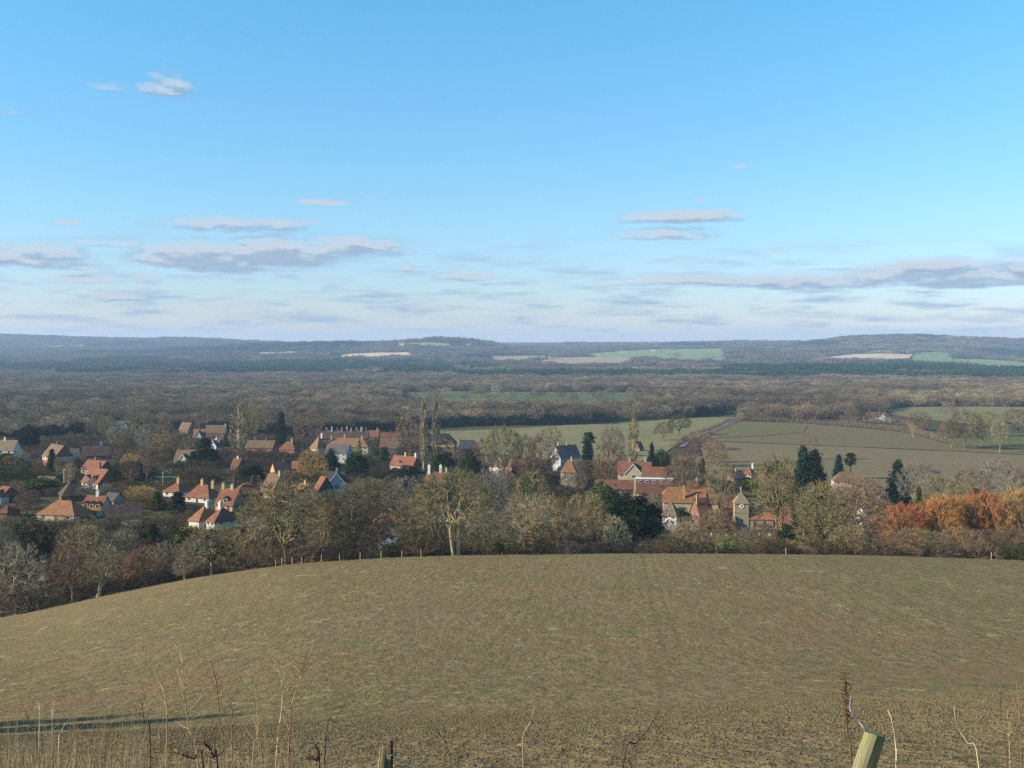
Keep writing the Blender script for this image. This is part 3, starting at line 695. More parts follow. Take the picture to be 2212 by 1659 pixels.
def house(px, ry, ey, by, wpx, rot, label, lm, wall='white', roof='red', typ='gable', W_=7., chim=((-.3, 1.2),), dorm=(), win=True, cross=None, low=None, d=None, chc='brick', name='house', cat='house', wallband=None, clear=None, hipw=None):
    d = d or hit(px, by)
    s = d/F; X, Y, Z = at(px, d); r = R(rot)
    ybase = HY-F*Z/d
    L = max(4., (wpx*s-W_*abs(math.sin(r)))/max(.35, abs(math.cos(r))))
    ztop = -(ry-HY)*s-Z; zeave = -(ey-HY)*s-Z
    hr = max(1.6, (ztop-zeave)*.98+W_*.5*.12); hw = max(2.2, ztop-hr)
    if hw > 4.6: Z += hw-4.6; hw = 4.6
    o = empty(name, (X, Y+W_*.3, Z), r); tag(o, label, cat, 'houses and buildings of the village')
    wl = link('wall', wall_mesh(L, W_, hw, hr, typ).build('wall', M_WALL), o); wl.color = (*lin(*WALLC[wall]), 1)
    rf = link('roof', roof_mesh(L, W_, hw, hr, typ).build('roof', M_ROOF), o); rf.color = (*lin(*ROOFC[roof]), 1)
    for c in chim:
        t, h_ = c[0], c[1]; cy = c[2] if len(c) > 2 else 0.
        chimney(rf, t*L, cy, hw+hr-1.2-abs(cy)*.8, hw+hr+h_, c[3] if len(c) > 3 else chc, 1. if h_ < 2.5 else 1.2)
    if typ == 'gable' and rot <= -20 and wall in ('white', 'pink', 'cream') and wallband is None:  # brick panel on right gables only, their shade put into its dark tone
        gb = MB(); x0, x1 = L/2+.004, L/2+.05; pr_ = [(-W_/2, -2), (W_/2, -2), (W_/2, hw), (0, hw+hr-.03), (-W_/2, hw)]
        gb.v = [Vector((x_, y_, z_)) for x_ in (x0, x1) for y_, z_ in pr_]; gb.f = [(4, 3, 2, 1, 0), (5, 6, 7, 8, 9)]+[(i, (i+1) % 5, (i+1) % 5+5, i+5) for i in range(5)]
        q = link('gable_wall', gb.build('gable_wall', M_WALL), o); q.color = (*lin(*WALLC['darkbrick']), 1); q['label'] = 'gable end in dark brick tone, its shade put into the colour'
    if wallband:
        wb = MB(); wb.box(-L/2-.07, -W_/2-.07, hw*.5, L/2+.07, W_/2+.07, hw-.05)
        q = link('tile_hanging', wb.build('tile_hanging', M_WALL), o); q.color = (*lin(*WALLC[wallband]), 1)
    off = .14 if wallband else 0.
    if win:
        n = max(2, int(L/3.4)); st = [1.2, 3.6] if hw > 4.2 else [min(1.5, hw*.55)]
        for k, z in enumerate(st):
            for i in range(n):
                x = -L/2+L*(i+.5)/n
                if k == 0 and i == n//2:
                    dr = link('door', boxmesh('door', M_DOOR, *facebox(x, 1.05, .95, 2.1, 'f', L, W_, .1, .05)), o)
                    link('handle', boxmesh('handle', M_WHITE, *facebox(x+.35, 1.05, .08, .14, 'f', L, W_, .05, .1)), dr); continue
                window(o, x, z, 1.3, min(1.15, hw*.42), 'f', L, W_, off if z > hw*.5 else 0)
            if abs(rot) > 8:
                for y in (-W_*.22, W_*.22): window(o, y, z, 1.0, min(1.1, hw*.42), 'r' if rot < 0 else 'l', L, W_, off if z > hw*.5 else 0)
    for t in dorm:      # gabled dormers on the front slope
        x = t*L; z0 = hw+hr*.12; y0 = -W_/2+W_/2*.12; db = MB(); dh = 1.25
        yb = y0+ (W_/2)*(dh+.7)/hr
        db.box(x-.75, y0-.05, z0-.3, x+.75, min(yb, 0), z0+dh)
        dm = link('dormer', db.build('dormer', M_WALL), rf); dm.color = (*lin(*WALLC['white']), 1)
        rb = roof_mesh(abs(min(yb, 0)-y0)+.2, 1.6, z0+dh, .75, 'gable', .12, .1); M_ = Matrix.Translation((x, (min(yb, 0)+y0)/2, 0)) @ Matrix.Rotation(R(90), 4, 'Z')
        rb.v = [M_ @ q for q in rb.v]; n0 = len(db.v); db2 = MB(); db2.v = rb.v; db2.f = rb.f
        dr_ = link('dormer_roof', db2.build('dormer_roof', M_ROOF), rf); dr_.color = rf.color
        wb = MB(); wb.box(x-.5, y0-.12, z0+.2, x+.5, y0-.06, z0+dh-.1); link('dormer_window', wb.build('dormer_window', M_GLASS), rf)
    if cross:           # projecting gable on the front: (position, width, projection, wall)
        t, cw_, pj, cwc = cross; x = t*L; h2 = hr*min(1., cw_/W_*.98)
        M_ = Matrix.Translation((x, -W_/2-pj/2+1.2, 0)) @ Matrix.Rotation(R(90), 4, 'Z')
        b = wall_mesh(pj+2.4, cw_, hw, h2, 'gable'); b.v = [M_ @ q for q in b.v]
        q = link('gable_wing', b.build('gable_wing', M_WALL), o); q.color = (*lin(*WALLC[cwc]), 1)
        b = roof_mesh(pj+2.4+W_*.5, cw_, hw, h2, 'gable', .3); M2 = Matrix.Translation((x, -W_/2-pj/2+1.2+W_*.25, 0)) @ Matrix.Rotation(R(90), 4, 'Z'); b.v = [M2 @ q for q in b.v]
        q = link('wing_roof', b.build('wing_roof', M_ROOF), o); q.color = rf.color
        bb = MB(); yy = -W_/2-pj+.0-.36
        for sgn in (-1, 1):
            i = len(bb.v)
            bb.v += [Vector(q) for q in ((x+sgn*(cw_/2+.3), yy, hw-.35), (x+sgn*(cw_/2+.3), yy, hw-.05), (x, yy, hw+h2+.18), (x, yy, hw+h2-.14), (x+sgn*(cw_/2+.3), yy+.08, hw-.35), (x+sgn*(cw_/2+.3), yy+.08, hw-.05), (x, yy+.08, hw+h2+.18), (x, yy+.08, hw+h2-.14))]
            bb.f += [tuple(i+k for k in f) for f in ((0, 1, 2, 3), (7, 6, 5, 4), (1, 5, 6, 2), (0, 3, 7, 4), (0, 4, 5, 1))]
        link('barge_board', bb.build('barge_board', M_WHITE), o)
        wb = MB(); wb.box(x-.8, -W_/2-pj-.06, hw-1.6, x+.8, -W_/2-pj+.06, hw-.3); fr = link('window', wb.build('window', M_WHITE), o)
        wb = MB(); wb.box(x-.7, -W_/2-pj-.09, hw-1.5, x-.05, -W_/2-pj-.05, hw-.4); wb.box(x+.05, -W_/2-pj-.09, hw-1.5, x+.7, -W_/2-pj-.05, hw-.4); link('pane', wb.build('pane', M_GLASS), fr)
    if low:             # lean-to or flat roofed wing in front: (t, width, depth, height, wall)
        t, lw, ld, lh, lc = low; b = MB(); b.box(t*L-lw/2, -W_/2-ld, -2, t*L+lw/2, -W_/2-.01, lh); q = link('front_wing', b.build('front_wing', M_WALL), o); q.color = (*lin(*WALLC[lc]), 1)
        b = MB(); b.box(t*L-lw/2-.25, -W_/2-ld-.25, lh, t*L+lw/2+.25, -W_/2-.02, lh+.28); link('flat_roof', b.build('flat_roof', M_WHITE), o)
        for i in range(max(2, int(lw/3))):
            x = t*L-lw/2+lw*(i+.5)/max(2, int(lw/3)); wb = MB(); wb.box(x-.8, -W_/2-ld-.06, lh-1.8, x+.8, -W_/2-ld+.06, lh-.5); fr = link('window', wb.build('window', M_WHITE), o)
            wb = MB(); wb.box(x-.66, -W_/2-ld-.1, lh-1.62, x+.66, -W_/2-ld-.055, lh-.68); link('pane', wb.build('pane', M_GLASS), fr)
    LM.append((lm, px, (ry+by)/2)); HOUSES.append((px, ry, ey, by, wpx, d))
    CLEARV.append((px-wpx*.5-2, ry-(8 if chim else 2), px+wpx*.5+2, clear if clear else (ey*.88+by*.12), d))
    return o
# left end of the village
house(16,952,970,982,46,-12,'white walled cottage with brown roof at the left edge, above the brick gable house','left edge cottage','white','olive',chim=((-.25,1.3,0,'white'),),d=560)
house(120,962,983,1011,78,-48,'brick gabled house with tile hung front and cypress beside it','brick gabled house','brick','brown',W_=9.,chim=((.0,1.6),),wallband='pink')
house(206,964,982,996,64,14,'dark roofed house in shade behind the pink walled red roof','dark shaded house','darkbrick','dark',chim=((.15,1.8,0,'white'),),d=600)  # dark roof and walls carry the shade in their colour
house(206,996,1012,1027,74,-35,'pink walled house with bright red roof and dark right gable','pink walled house','pink','red',chim=((-.1,1.3),),W_=8)
house(210,1014,1039,1056,80,-38,'red roofed house with two white dormers and central chimney','twin dormer house','white','red',chim=((0,2.2),),dorm=(-.22,.2),W_=8.5)
house(150,1050,1078,1092,70,28,'big dark hipped house with a tall orange chimney','dark hipped house','darkbrick','dark','hip',chim=((-.28,3.2,0,'tan'),(.1,1.,)),W_=9,d=385)  # dark roof colour stands in for the shadow side
house(132,1087,1109,1132,104,-14,'long low house with orange rust roof near the left edge','long orange roofed house','cream','orange','hip',W_=9,chim=(),d=345)
h3 = house(204,1079,1103,1122,54,-12,'cottage with three small yellow dormers','three dormer cottage','cream','red',chim=((.05,1.5,0,'white'),),dorm=(-.32,0,.32),d=352)
for c_ in h3.children:
    for g_ in c_.children:
        if g_.name.startswith('dormer') and 'roof' not in g_.name and 'window' not in g_.name: g_.color = (*lin(214, 186, 84), 1)  # dormer walls recoloured yellow
house(262,1101,1120,1140,84,20,'long roof darkened for its unlit side with pale gable end beside the dormer cottage','long dark roofed wing','white','dark',chim=(),d=338)  # roof coloured dark because it faces away from the sun
house(226,909,918,932,118,-8,'long pale farmhouse with slate roof high at the edge of the left wood','pale slate roofed house','white','slate',chim=((-.2,1.6,0,'cream'),),cross=(.42,5,1.,'white'),d=900)
house(402,913,927,944,34,-30,'small brown roofed house standing under the wood','brown roofed house','brick','brown',chim=())
house(429,927,942,956,22,0,'narrow house with orange tile hung gable and tall chimney','orange gable house','hung','orange',W_=6,chim=((0,1.6),),cross=(0,5.,1.,'white'),d=780)
house(404,973,992,1003,56,-12,'grey brown roofed cottage with pale front gable left of the tall conifer','grey roofed cottage','cream','brown',chim=((-.4,1.1),),cross=(-.05,4.5,1,'cream'))
house(380,1051,1065,1080,58,-25,'low red hipped roof with a broad tan chimney','low red hipped house','white','red','hip',chim=((.05,1.6,0,'tan'),),d=400)
house(436,1062,1083,1096,76,-24,'long red roof stepped down behind the white hipped house','long stepped red roof','white','red','hip',chim=((-.05,1.7,0,'tan'),(.4,1.5,0,'tan')),d=385)
house(530,1043,1062,1085,74,22,'large red roofed house with tall slim brick chimneys','tall chimney house','darkbrick','rust','hip',W_=9,chim=((-.45,2.6,-1,'brick'),(.2,1.8),(.45,1.9)),d=400)
house(494,1070,1098,1112,56,-18,'red roofed house with white gabled dormer and white barge boards','white dormer house','pink','red',chim=((-.42,1.6,0,'tan'),(.1,1.3,0,'cream')),dorm=(.05,),W_=8,d=362)
house(438,1093,1118,1140,56,-30,'bright white hipped house nearest the brow, its left block','white hipped house','white','orange','hip',W_=9,chim=((.15,1.2,0,'white'),),d=318,clear=1136)
house(476,1097,1121,1142,52,-42,'white pyramid roofed block joined right of the white hipped house','white pyramid roofed block','white','red','pyramid',W_=8,chim=((-.3,1.2,0,'white'),),d=312,clear=1136)
house(590,1030,1066,1085,62,-35,'steep orange roof with a fat chimney half behind the big oak','steep orange roof','tan','brown','gable',W_=10,chim=((.42,1.4,0,'tan'),),d=415)
house(697,1031,1056,1066,36,-52,'small red roof with dark weatherboarded gable','dark gabled house','timber','red','gable',W_=7,chim=(),d=440,win=False)
house(722,1020,1042,1056,42,8,'grey roofed house with a white edged lilac gable','white edged gable house','grey','slate','gable',W_=7,chim=((.1,1.1,0,'grey'),),cross=(.1,7,1.5,'grey'),d=455)
house(605,999,1016,1026,50,30,'dark roofed house with a sunlit tan gable','tan gable house','tan','dark','gable',chim=((.2,1.,0),),W_=8,d=520)
house(640,997,1010,1022,18,0,'small pinkish tile hung gable right of the tan gable','small pink gable','hung','pinkish','gable',W_=5,chim=(),d=530)
house(512,995,1008,1017,24,-20,'tiny dark red roofed house with a white chimney','tiny dark red house','brick','rust','gable',chim=((0,1.,0,'white'),),W_=6,d=540)
house(562,952,965,977,66,-10,'brown roofed brick house with tile hung wing left of the terrace','brown terraced house','hung','brown',chim=((.2,1.7),),d=690)
house(624,954,968,980,44,-20,'red brown roof with central chimney by the dark evergreen','red brown roof','brick','rust','hip',chim=((.15,1.6,0,'tan'),),d=680)
house(466,919,933,946,46,-5,'brown roof among bare trees below the wood','half hidden brown roof','brick','brown',chim=((.45,1.,0,'cream'),),d=820)
house(466,953,966,978,26,-20,'small white gabled house behind the tall conifer','small white gabled house','white','slate','gable',W_=6,chim=((0,1.,0,'white'),),cross=(0,5,1,'white'),d=700)
# the terrace in the centre left
house(687,943,964,976,36,-35,'orange pyramid roofed end house of the terrace','orange pyramid roof','cream','pinkish','pyramid',W_=9,chim=((.4,1.8,0,'white'),),d=700)
house(752,947,962,977,94,-6,'long terrace under one pinkish roof with white windows','long pinkish terrace','cream','pinkish','hip',W_=9,chim=((-.42,1.6,0,'tan'),(-.1,2.2,0,'tan'),(.32,1.4,0,'cream')),d=700)
house(730,960,976,988,58,-18,'grey roofed house in front of the terrace','grey roof before the terrace','grey','slate','gable',W_=8,chim=(),d=640,clear=975)
house(740,930,945,955,110,0,'dark roofed back terrace with a row of many chimneys','back terrace with chimneys','brick','dark','gable',W_=8,chim=tuple((q,1.3+.5*(i%3),(i%2)*1.2-.6,('cream','tan','white')[i%3]) for i,q in enumerate((-.45,-.33,-.22,-.12,-.02,.07,.16,.26,.36,.45))),d=790)
house(796,930,942,953,48,-8,'red roofed row right of the many chimneys','red roofed row','brick','red',chim=((-.3,1.5),(.42,1.6,0,'tan')),d=800)
house(843,935,948,958,44,0,'pair of red brown roofs right of the terrace','pair of red brown roofs','brick','rust',chim=((0,1.5),),d=770,cross=(.3,4.5,1.,'cream'))
house(838,949,966,978,38,10,'tan tiled house with white window row below the paired roofs','tan tiled house','cream','pinkish',chim=(),W_=8,d=690)
house(954,937,955,971,64,-10,'brick house with dark hipped roof by the poplars','house by the poplars','brick','dark','hip',W_=9,chim=((0,1.8,0,'cream'),),d=700,wallband='tan')
house(1010,951,966,974,54,12,'low dark slate roof right of the poplars','low slate roof','darkbrick','slate','hip',chim=((-.35,1.2,0,'tan'),),d=730)
house(875,986,1004,1019,68,-32,'cream walled house with bright red roof and two cream chimneys','cream walled red roof','cream','red','gable',W_=8,chim=((.0,1.8,0,'cream'),(.45,1.8,0,'white')),d=610,dorm=(-.1,))
house(945,1021,1036,1048,56,-20,'dark red roof with tall bright white chimneys behind the big oak','white chimney house','brick','rust',chim=((-.38,3.2,-1,'white'),(.15,3.2,0,'white'),(.42,2.,0,'cream')),d=500,clear=1030)
house(833,1108,1124,1136,58,8,'dark red roofed house with a white chimney below the gardens','dark red roof below the gardens','brick','rust','hip',chim=((-.2,1.6,0,'tan'),(.15,.8,-1,'white')),d=352,clear=1128)
house(840,1134,1150,1178,44,-6,'small grey roofed house with white framed bay just above the brow','small grey house above the brow','grey','slate','hip',chim=(),W_=6,d=305,clear=1172)
# middle
house(1077,988,1004,1018,42,-22,'orange roofed house with white front half hidden by trees','orange roof mid village','white','orange','hip',chim=((-.1,1.,0,'cream'),(.35,1.2)),d=610)
house(1104,994,1012,1026,26,-30,'small steep orange pyramid roof','orange pyramid roof mid village','hung','orange','pyramid',W_=6,chim=((0,.8,0,'tan'),),d=590)
house(1150,993,1001,1009,62,0,'long low russet roof behind bare trees','long low russet roof','brick','rust',chim=((.0,1.2,0,'white'),),d=640)
house(1222,963,985,1008,66,32,'large dark slate house with two tall chimneys','large slate house','slate' if False else 'grey','slate','gable',W_=11,chim=((-.35,1.6,0,'white'),(.1,1.8,0,'tan')),d=650)
house(1230,994,1016,1028,38,-12,'orange hipped roof with cream chimney in front of the slate house','orange hip before the slate house','cream','orange','hip',W_=7,chim=((.15,1.2,0,'cream'),),d=580)
house(1380,963,976,988,20,40,'small brown gabled house below the pasture','small gabled house below the pasture','brick','dark',W_=6,chim=(),d=780)
# manor and barn
house(1372,999,1020,1062,76,-8,'red roofed manor main block with cream front gable','manor main block','cream','red','gable',W_=9,chim=((-.15,1.9,0,'tan'),(.32,2.2,0,'grey')),cross=(-.02,8.5,3.,'cream'),d=535,clear=1050)
house(1414,1010,1033,1068,54,-6,'second red roof of the manor over white windowed wing','manor second roof','brick','red','gable',W_=8,chim=(),low=(0,17,4,5.2,'brick'),d=520,clear=1068)
house(1328,1038,1053,1066,84,-5,'long low red roofed outbuilding left of the manor','long low outbuilding','brick','rust','gable',W_=8,chim=(),cross=(-.3,5,1.,'darkbrick'),d=505)
house(1512,1040,1056,1070,56,-14,'red roof with two chimneys right behind the big barn','red roof behind the barn','brick','rust','gable',W_=8,chim=((-.1,1.4,0,'cream'),(.25,1.9,0,'tan')),d=530)
house(1493,1054,1080,1100,122,-6,'big barn with long orange half hipped roof and yellow ridge','big half hipped barn','cream','orange','half',W_=12,chim=((-.12,.9,-4.4,'tan'),),win=False,d=470,clear=1092,name='barn',cat='barn')
house(1451,1081,1109,1126,42,-20,'small pyramid roofed oast with white walls and dark glazing','pyramid roofed oast','white','olive','pyramid',W_=7,chim=(),d=445,clear=1122)
house(1518,1078,1106,1122,44,18,'red tiled house in front of the barn with tall brick chimneys','red tiled house before the barn','brick','red','gable',W_=8,chim=((-.45,1.7,-1.5,'tan'),(.2,2.2,-2,'brick')),d=442)
house(1577,1072,1093,1110,34,-6,'bright red roof just left of the church tower','red roof left of the tower','darkbrick','red','gable',W_=7,chim=(),d=460,win=False)
house(1620,1008,1021,1034,26,-30,'small red pyramid roof with bright white chimney by the field','small red roof by the field','pink','red','pyramid',W_=6,chim=((.45,1.6,0,'white'),),d=600)
house(1592,1019,1030,1044,36,20,'dark roofed house with white windows by the lower field corner','dark roof by the field','brick','dark','gable',chim=((0,1.4,0,'white'),),d=590)
house(1834,1020,1036,1060,66,-6,'brown roofed house with white windows behind mossy trees','brown roof behind mossy trees','pink','brown','hip',W_=8,chim=(),d=560,clear=1050)
house(1896,890,899,910,56,-10,'black and white farmhouse alone below the hilltop field','black and white farmhouse','white','dark','hip',W_=8,chim=((-.3,2.2,0,'darkbrick'),(.1,2.2,0,'darkbrick')),cross=(.2,5,1,'white'),d=1130)
house(1880,1096,1108,1120,40,10,'half hidden white walled house left of the orange trees','half hidden white house','white','slate',chim=(),d=400)
house(1700,1118,1134,1150,40,-10,'red brick house glimpsed through the trees right of the church','red brick behind the church','hung','red','hip',chim=(),d=420,clear=1125)
house(8,1066,1082,1100,34,-30,'white gabled cottage with red roof cut by the left edge','left edge white cottage','white','red','gable',chim=(),cross=(.1,5,1,'white'),d=380)
house(10,1103,1112,1124,30,-8,'low brick building at the left edge below the white cottage','left edge brick building','brick','rust','hip',chim=(),d=350)
house(281,1129,1139,1152,46,12,'open sided shed with a pale corrugated roof','pale shed','timber','olive','gable',W_=6,chim=(),win=False,d=318,name='shed',cat='shed')
house(1046,998,1006,1018,20,-10,'small white house with dark roof left of the orange roof mid village','small white dark roofed house','white','dark','gable',W_=6,chim=((.3,1.,0,'white'),),d=600)
house(696,1094,1106,1118,34,-15,'low russet roof glimpsed through branches right of the big oak','glimpsed russet roof','brick','rust','hip',W_=8,chim=(),d=352,clear=1104)
house(160,970,978,990,14,10,'little white gabled outbuilding right of the brick gabled house','little white outbuilding','white','slate','gable',W_=5,chim=(),d=590)
house(242,1076,1087,1098,28,-18,'small grey roofed building right of the three dormer cottage','small grey roofed building','grey','slate','gable',W_=6,chim=(),d=372)
house(98,1042,1049,1058,40,-6,'low pale outbuilding with brown roof left of the tall orange chimney','low pale outbuilding','cream','brown','gable',W_=6,chim=(),d=430)
house(655,1046,1056,1068,26,-40,'small orange roof with a chimney left of the dark gabled house','small orange roof','brick','orange','gable',W_=6,chim=((.2,1.2,0,'tan'),),d=425)
# far specks of houses
for i, (px, py, wl_, rf_, lb) in enumerate([(1412,760,'white','pinkish','white walled farm alone above the long green far field'),(1292,768,'pink','orange','red roofed far farmhouse left of the green slope'),(1345,762,'white','slate','white far house between the two farms'),
      (306,752,'white','slate','tiny white house on the far left hillside'),(740,749,'white','slate','tiny white house on the dark central ridge'),(868,746,'white','pinkish','white house on the left shoulder of the wooded hill'),
      (1010,746,'white','slate','white house on the right shoulder of the wooded hill'),(2165,801,'white','slate','left of two white houses past the pine wood'),(2185,804,'white','pinkish','right of two white houses past the pine wood'),
      (2160,745,'white','slate','tiny white house high on the right hand hill'),(1600,745,'cream','slate','pale house on the hill right of the green slope'),(1700,786,'white','slate','tiny white house behind the pine wood')]):
    d = hit(px, py); X, Y, Z = at(px, d); k = d/4000
    o = empty('far_house', (X, Y, Z+1), R(-15+7*i % 30)); tag(o, lb, 'house', 'far off houses on the hills')
    q = link('wall', wall_mesh(20*k, 9*k, 5*k, 4*k, 'gable').build('wall', M_WALL), o); q.color = (*lin(*WALLC[wl_]), 1)
    q = link('roof', roof_mesh(20*k, 9*k, 5*k, 4*k, 'gable').build('roof', M_ROOF), o); q.color = (*lin(*ROOFC[rf_]), 1)
    SHEETS.append(np.array([[X-30, Y-140], [X+30, Y-140], [X+22, Y+14], [X-22, Y+14]]))

# ------------------------------------------------------------------ the church
def m_stone(n, p):
    x = objc(n)
    c = n.mix(n.rng(n.noise(x, .8, 4, .7), .35, .65), lin(168, 148, 118), lin(148, 132, 106))
    br = n.n('ShaderNodeTexBrick', ins={'Scale': 1.6, 'Color1': (1, 1, 1, 1), 'Color2': (.82, .82, .8, 1), 'Mortar': (.7, .68, .62, 1)}); n.set(br.inputs['Vector'], x)
    return n.mix(1., c, br.outputs[0], 'MULTIPLY')
M_STONE = mat('church_stone', m_stone, .95, .05)
ch_d = 432; X, Y, Z = at(1604, ch_d); s = ch_d/F
ch = empty('church', (X, Y+3, Z), R(-6)); tag(ch, 'stone church with a square tower, pyramid cap and white clock', 'church')
th = -(1085-HY)*s-Z; tw2 = 2.75
b = MB(); b.box(-tw2, -tw2, -2, tw2, tw2, th); b.box(-tw2-.15, -tw2-.15, th*.62, tw2+.15, tw2+.15, th*.62+.3); b.box(-tw2-.12, -tw2-.12, th-.35, tw2+.12, tw2+.12, th-.1)
tower = link('tower', b.build('tower', M_STONE), ch)
b = MB(); cap = -(1064-HY)*s-Z; bb = roof_mesh(2*tw2, 2*tw2, th, cap-th, 'pyramid', .35, .15)
tr = link('tower_roof', bb.build('tower_roof', M_ROOF), ch); tr.color = (*lin(140, 126, 96), 1)
b = MB(); b.tube([Vector((0, 0, cap-.2)), Vector((0, 0, cap+1.4)), Vector((0, 0, cap+2.))], [.12, .1, .05], 6); b.box(-.05, -.4, cap+1.5, .05, .4, cap+1.7); link('finial', b.build('finial', M_WHITE), tr)
b = MB(); n8 = 20
for k in range(n8): b.v.append(Vector((math.cos(2*math.pi*k/n8)*.85, -tw2-.16, th-1.55+math.sin(2*math.pi*k/n8)*.85)))
for k in range(n8): b.v.append(Vector((math.cos(2*math.pi*k/n8)*.85, -tw2+.05, th-1.55+math.sin(2*math.pi*k/n8)*.85)))
b.f.append(tuple(range(n8))); b.f += [(k, k+n8, (k+1) % n8+n8, (k+1) % n8) for k in range(n8)]
ck = link('clock_face', b.build('clock_face', M_WHITE), tower)
b = MB(); b.box(-.30, -tw2-.2, th-1.9, .30, -tw2-.17, th-1.2); link('louvre', b.build('louvre', M_GLASS), tower)
b = MB(); b.box(-tw2-1.1, -tw2-1.6, -2, -tw2+.35, -tw2-.01, th*.36); b.box(-tw2-.7, -tw2-1.1, th*.36, -tw2+.25, -tw2-.012, th*.5); link('buttress', b.build('buttress', M_STONE), ch)
M_ = Matrix.Translation((tw2+8.2, 1.2, 0))
b = wall_mesh(16, 7.5, 4.6, 4.2, 'gable'); b.v = [M_ @ q for q in b.v]; link('nave', b.build('nave', M_STONE), ch)
b = roof_mesh(16, 7.5, 4.6, 4.2, 'gable'); b.v = [M_ @ q for q in b.v]; q = link('nave_roof', b.build('nave_roof', M_ROOF), ch); q.color = (*lin(168, 104, 78), 1)
for i in range(4):
    b = MB(); x = tw2+2.4+i*3.7; b.box(x-.4, -2.62, 1.4, x+.4, -2.52, 3.6); link('nave_window', b.build('nave_window', M_GLASS), ch)
LM.append(('church tower', 1604, 1115)); CLEARV.append((1584, 1058, 1626, 1150, ch_d))
# gate posts, headstones, poles
for i, (px, py) in enumerate([(1383, 1187), (1397, 1187)]):
    d = 300; X, Y, Z = at(px, d); o = empty('gate_post', (X, Y, Z)); tag(o, f"{'left' if i == 0 else 'right'} one of two white churchyard gate posts below the yew", 'gate post', 'white churchyard gate posts')
    zt = -(1177-HY)/F*d-Z
    b = MB(); b.box(-.28, -.28, -.4, .28, .28, zt); link('shaft', b.build('shaft', M_WHITE), o)
    b = MB(); b.box(-.38, -.38, zt, .38, .38, zt+.16); link('cap', b.build('cap', M_WHITE), o)
X, Y, Z = at(1472, 300); zt = -(1160-HY)/F*300-Z; b = MB(); b.tube([Vector((0, 0, -.5)), Vector((0, 0, zt))], [.14, .12], 8); b.box(-.8, -.06, zt-.5, .9, .06, zt-.35)
o = link('telegraph_pole', b.build('telegraph_pole', M_WALL)); o.color = (*lin(190, 182, 160), 1); o.location = (X, Y, Z); tag(o, 'pale wooden pole with short cross arm by the churchyard', 'pole')
for px, d, yt, lb in ((1249, 470, 1012, 'thin pale pole right of the orange hipped roof'), (1560, 800, 896, 'pole beside the lane at the top of the pasture'), (352, 420, 1020, 'thin pole by the sunny lawn'), (905, 480, 1040, 'pole between the cream house and white chimneys')):
    X, Y, Z = at(px, d); zt = -(yt-HY)/F*d-Z; zt = 7.5; b = MB(); b.tube([Vector((0, 0, -.5)), Vector((0, 0, zt))], [.13, .10], 7); b.box(-.7, -.06, zt-.6, .7, .06, zt-.48)
    o = link('telegraph_pole', b.build('telegraph_pole', M_WALL)); o.color = (*lin(186, 176, 152), 1); o.location = (X, Y, Z); tag(o, lb, 'pole')
for (xa, xb, d, h_, c_, lb) in ((340, 372, 505, 1.8, 'cream', 'pale garden wall below the grey roofed cottage'), (836, 880, 400, 1.5, 'white', 'low white topped garden wall left of the big oak'), (150, 185, 440, 1.7, 'cream', 'cream garden wall in front of the twin dormer house'), (340, 366, 318, 1.6, 'cream', 'pale wall beside the black green cypress')):
    A_ = Vector(at(xa, d)); B_ = Vector(at(xb, d)); b = MB(); L_ = (B_-A_).length; b.box(-L_/2, -.18, -2, L_/2, .18, h_); b.box(-L_/2-.05, -.24, h_, L_/2+.05, .24, h_+.12)
    o = link('garden_wall', b.build('garden_wall', M_WALL)); o.color = (*lin(*WALLC[c_]), 1); o.location = (A_+B_)/2+Vector((0, 0, .3)); tag(o, lb, 'wall')
rH = random.Random(3)
for i, (px, d) in enumerate([(1505, 415), (1521, 405), (1536, 412), (1552, 400), (1570, 410), (1588, 402), (1640, 405), (1662, 400)]):
    X, Y, Z = at(px, d); b = MB(); b.box(-.35, -.06, -.3, .35, .06, .8); b.box(-.22, -.06, .8, .22, .06, 1.0)
    o = link('headstone', b.build('headstone', M_WALL)); o.color = (*lin(196, 190, 176), 1); o.location = (X, Y, Z+.2); o.rotation_euler = (R(rH.uniform(-5, 5)), 0, R(rH.uniform(-25, 25)))
    tag(o, f"{['leftmost', 'second', 'third', 'fourth', 'fifth', 'sixth', 'seventh', 'rightmost'][i]} pale headstone from the left in the churchyard grass", 'headstone', 'headstones in the churchyard')

# ------------------------------------------------------------------ hedges
def hedge(name, pts, h_, w_, col_, label, dens=14, n=None):
    P = []
    for px, py in pts:
        d = hit(px, py); P.append(Vector(at(px, d)))
    rnd = random.Random(len(label)); b = MB(); seg = [(P[i+1]-P[i]).length for i in range(len(P)-1)]; tot = sum(seg)
    for k in range(int(tot*dens) if n is None else n):
        q = rnd.uniform(0, tot); i = 0
        while i < len(seg)-1 and q > seg[i]: q -= seg[i]; i += 1
        p = P[i].lerp(P[i+1], q/max(seg[i], .01)); hh = h_*(.75+.35*math.sin(p.x*.23+p.y*.11)*.5+.2*rnd.random())
        x = p.x+rnd.gauss(0, w_*.4); y = p.y+rnd.gauss(0, w_*.4); z = gz(x, y)+rnd.uniform(0, hh)
        v = rv(rnd); v.z = abs(v.z)+.3; b.blade(Vector((x, y, z)), Vector((x, y, z))+v.normalized()*rnd.uniform(.5, 1.2)*max(1, h_*.35), .07*max(1, h_*.4), rnd)
    o = link(name, b.build(name, M_TINT)); o.color = (*lin(*col_), 1); tag(o, label, 'hedge', 'hedges between the fields'); return o
hedge('hedge', [(1452, 970), (1470, 955), (1510, 935), (1575, 908)], 2.6, 2.2, (112, 94, 74), 'dark hedge on the left side of the grey lane', 30)
hedge('hedge', [(1492, 968), (1520, 950), (1556, 928), (1597, 907)], 2.6, 2.2, (122, 98, 80), 'dark hedge on the right side of the grey lane', 30)
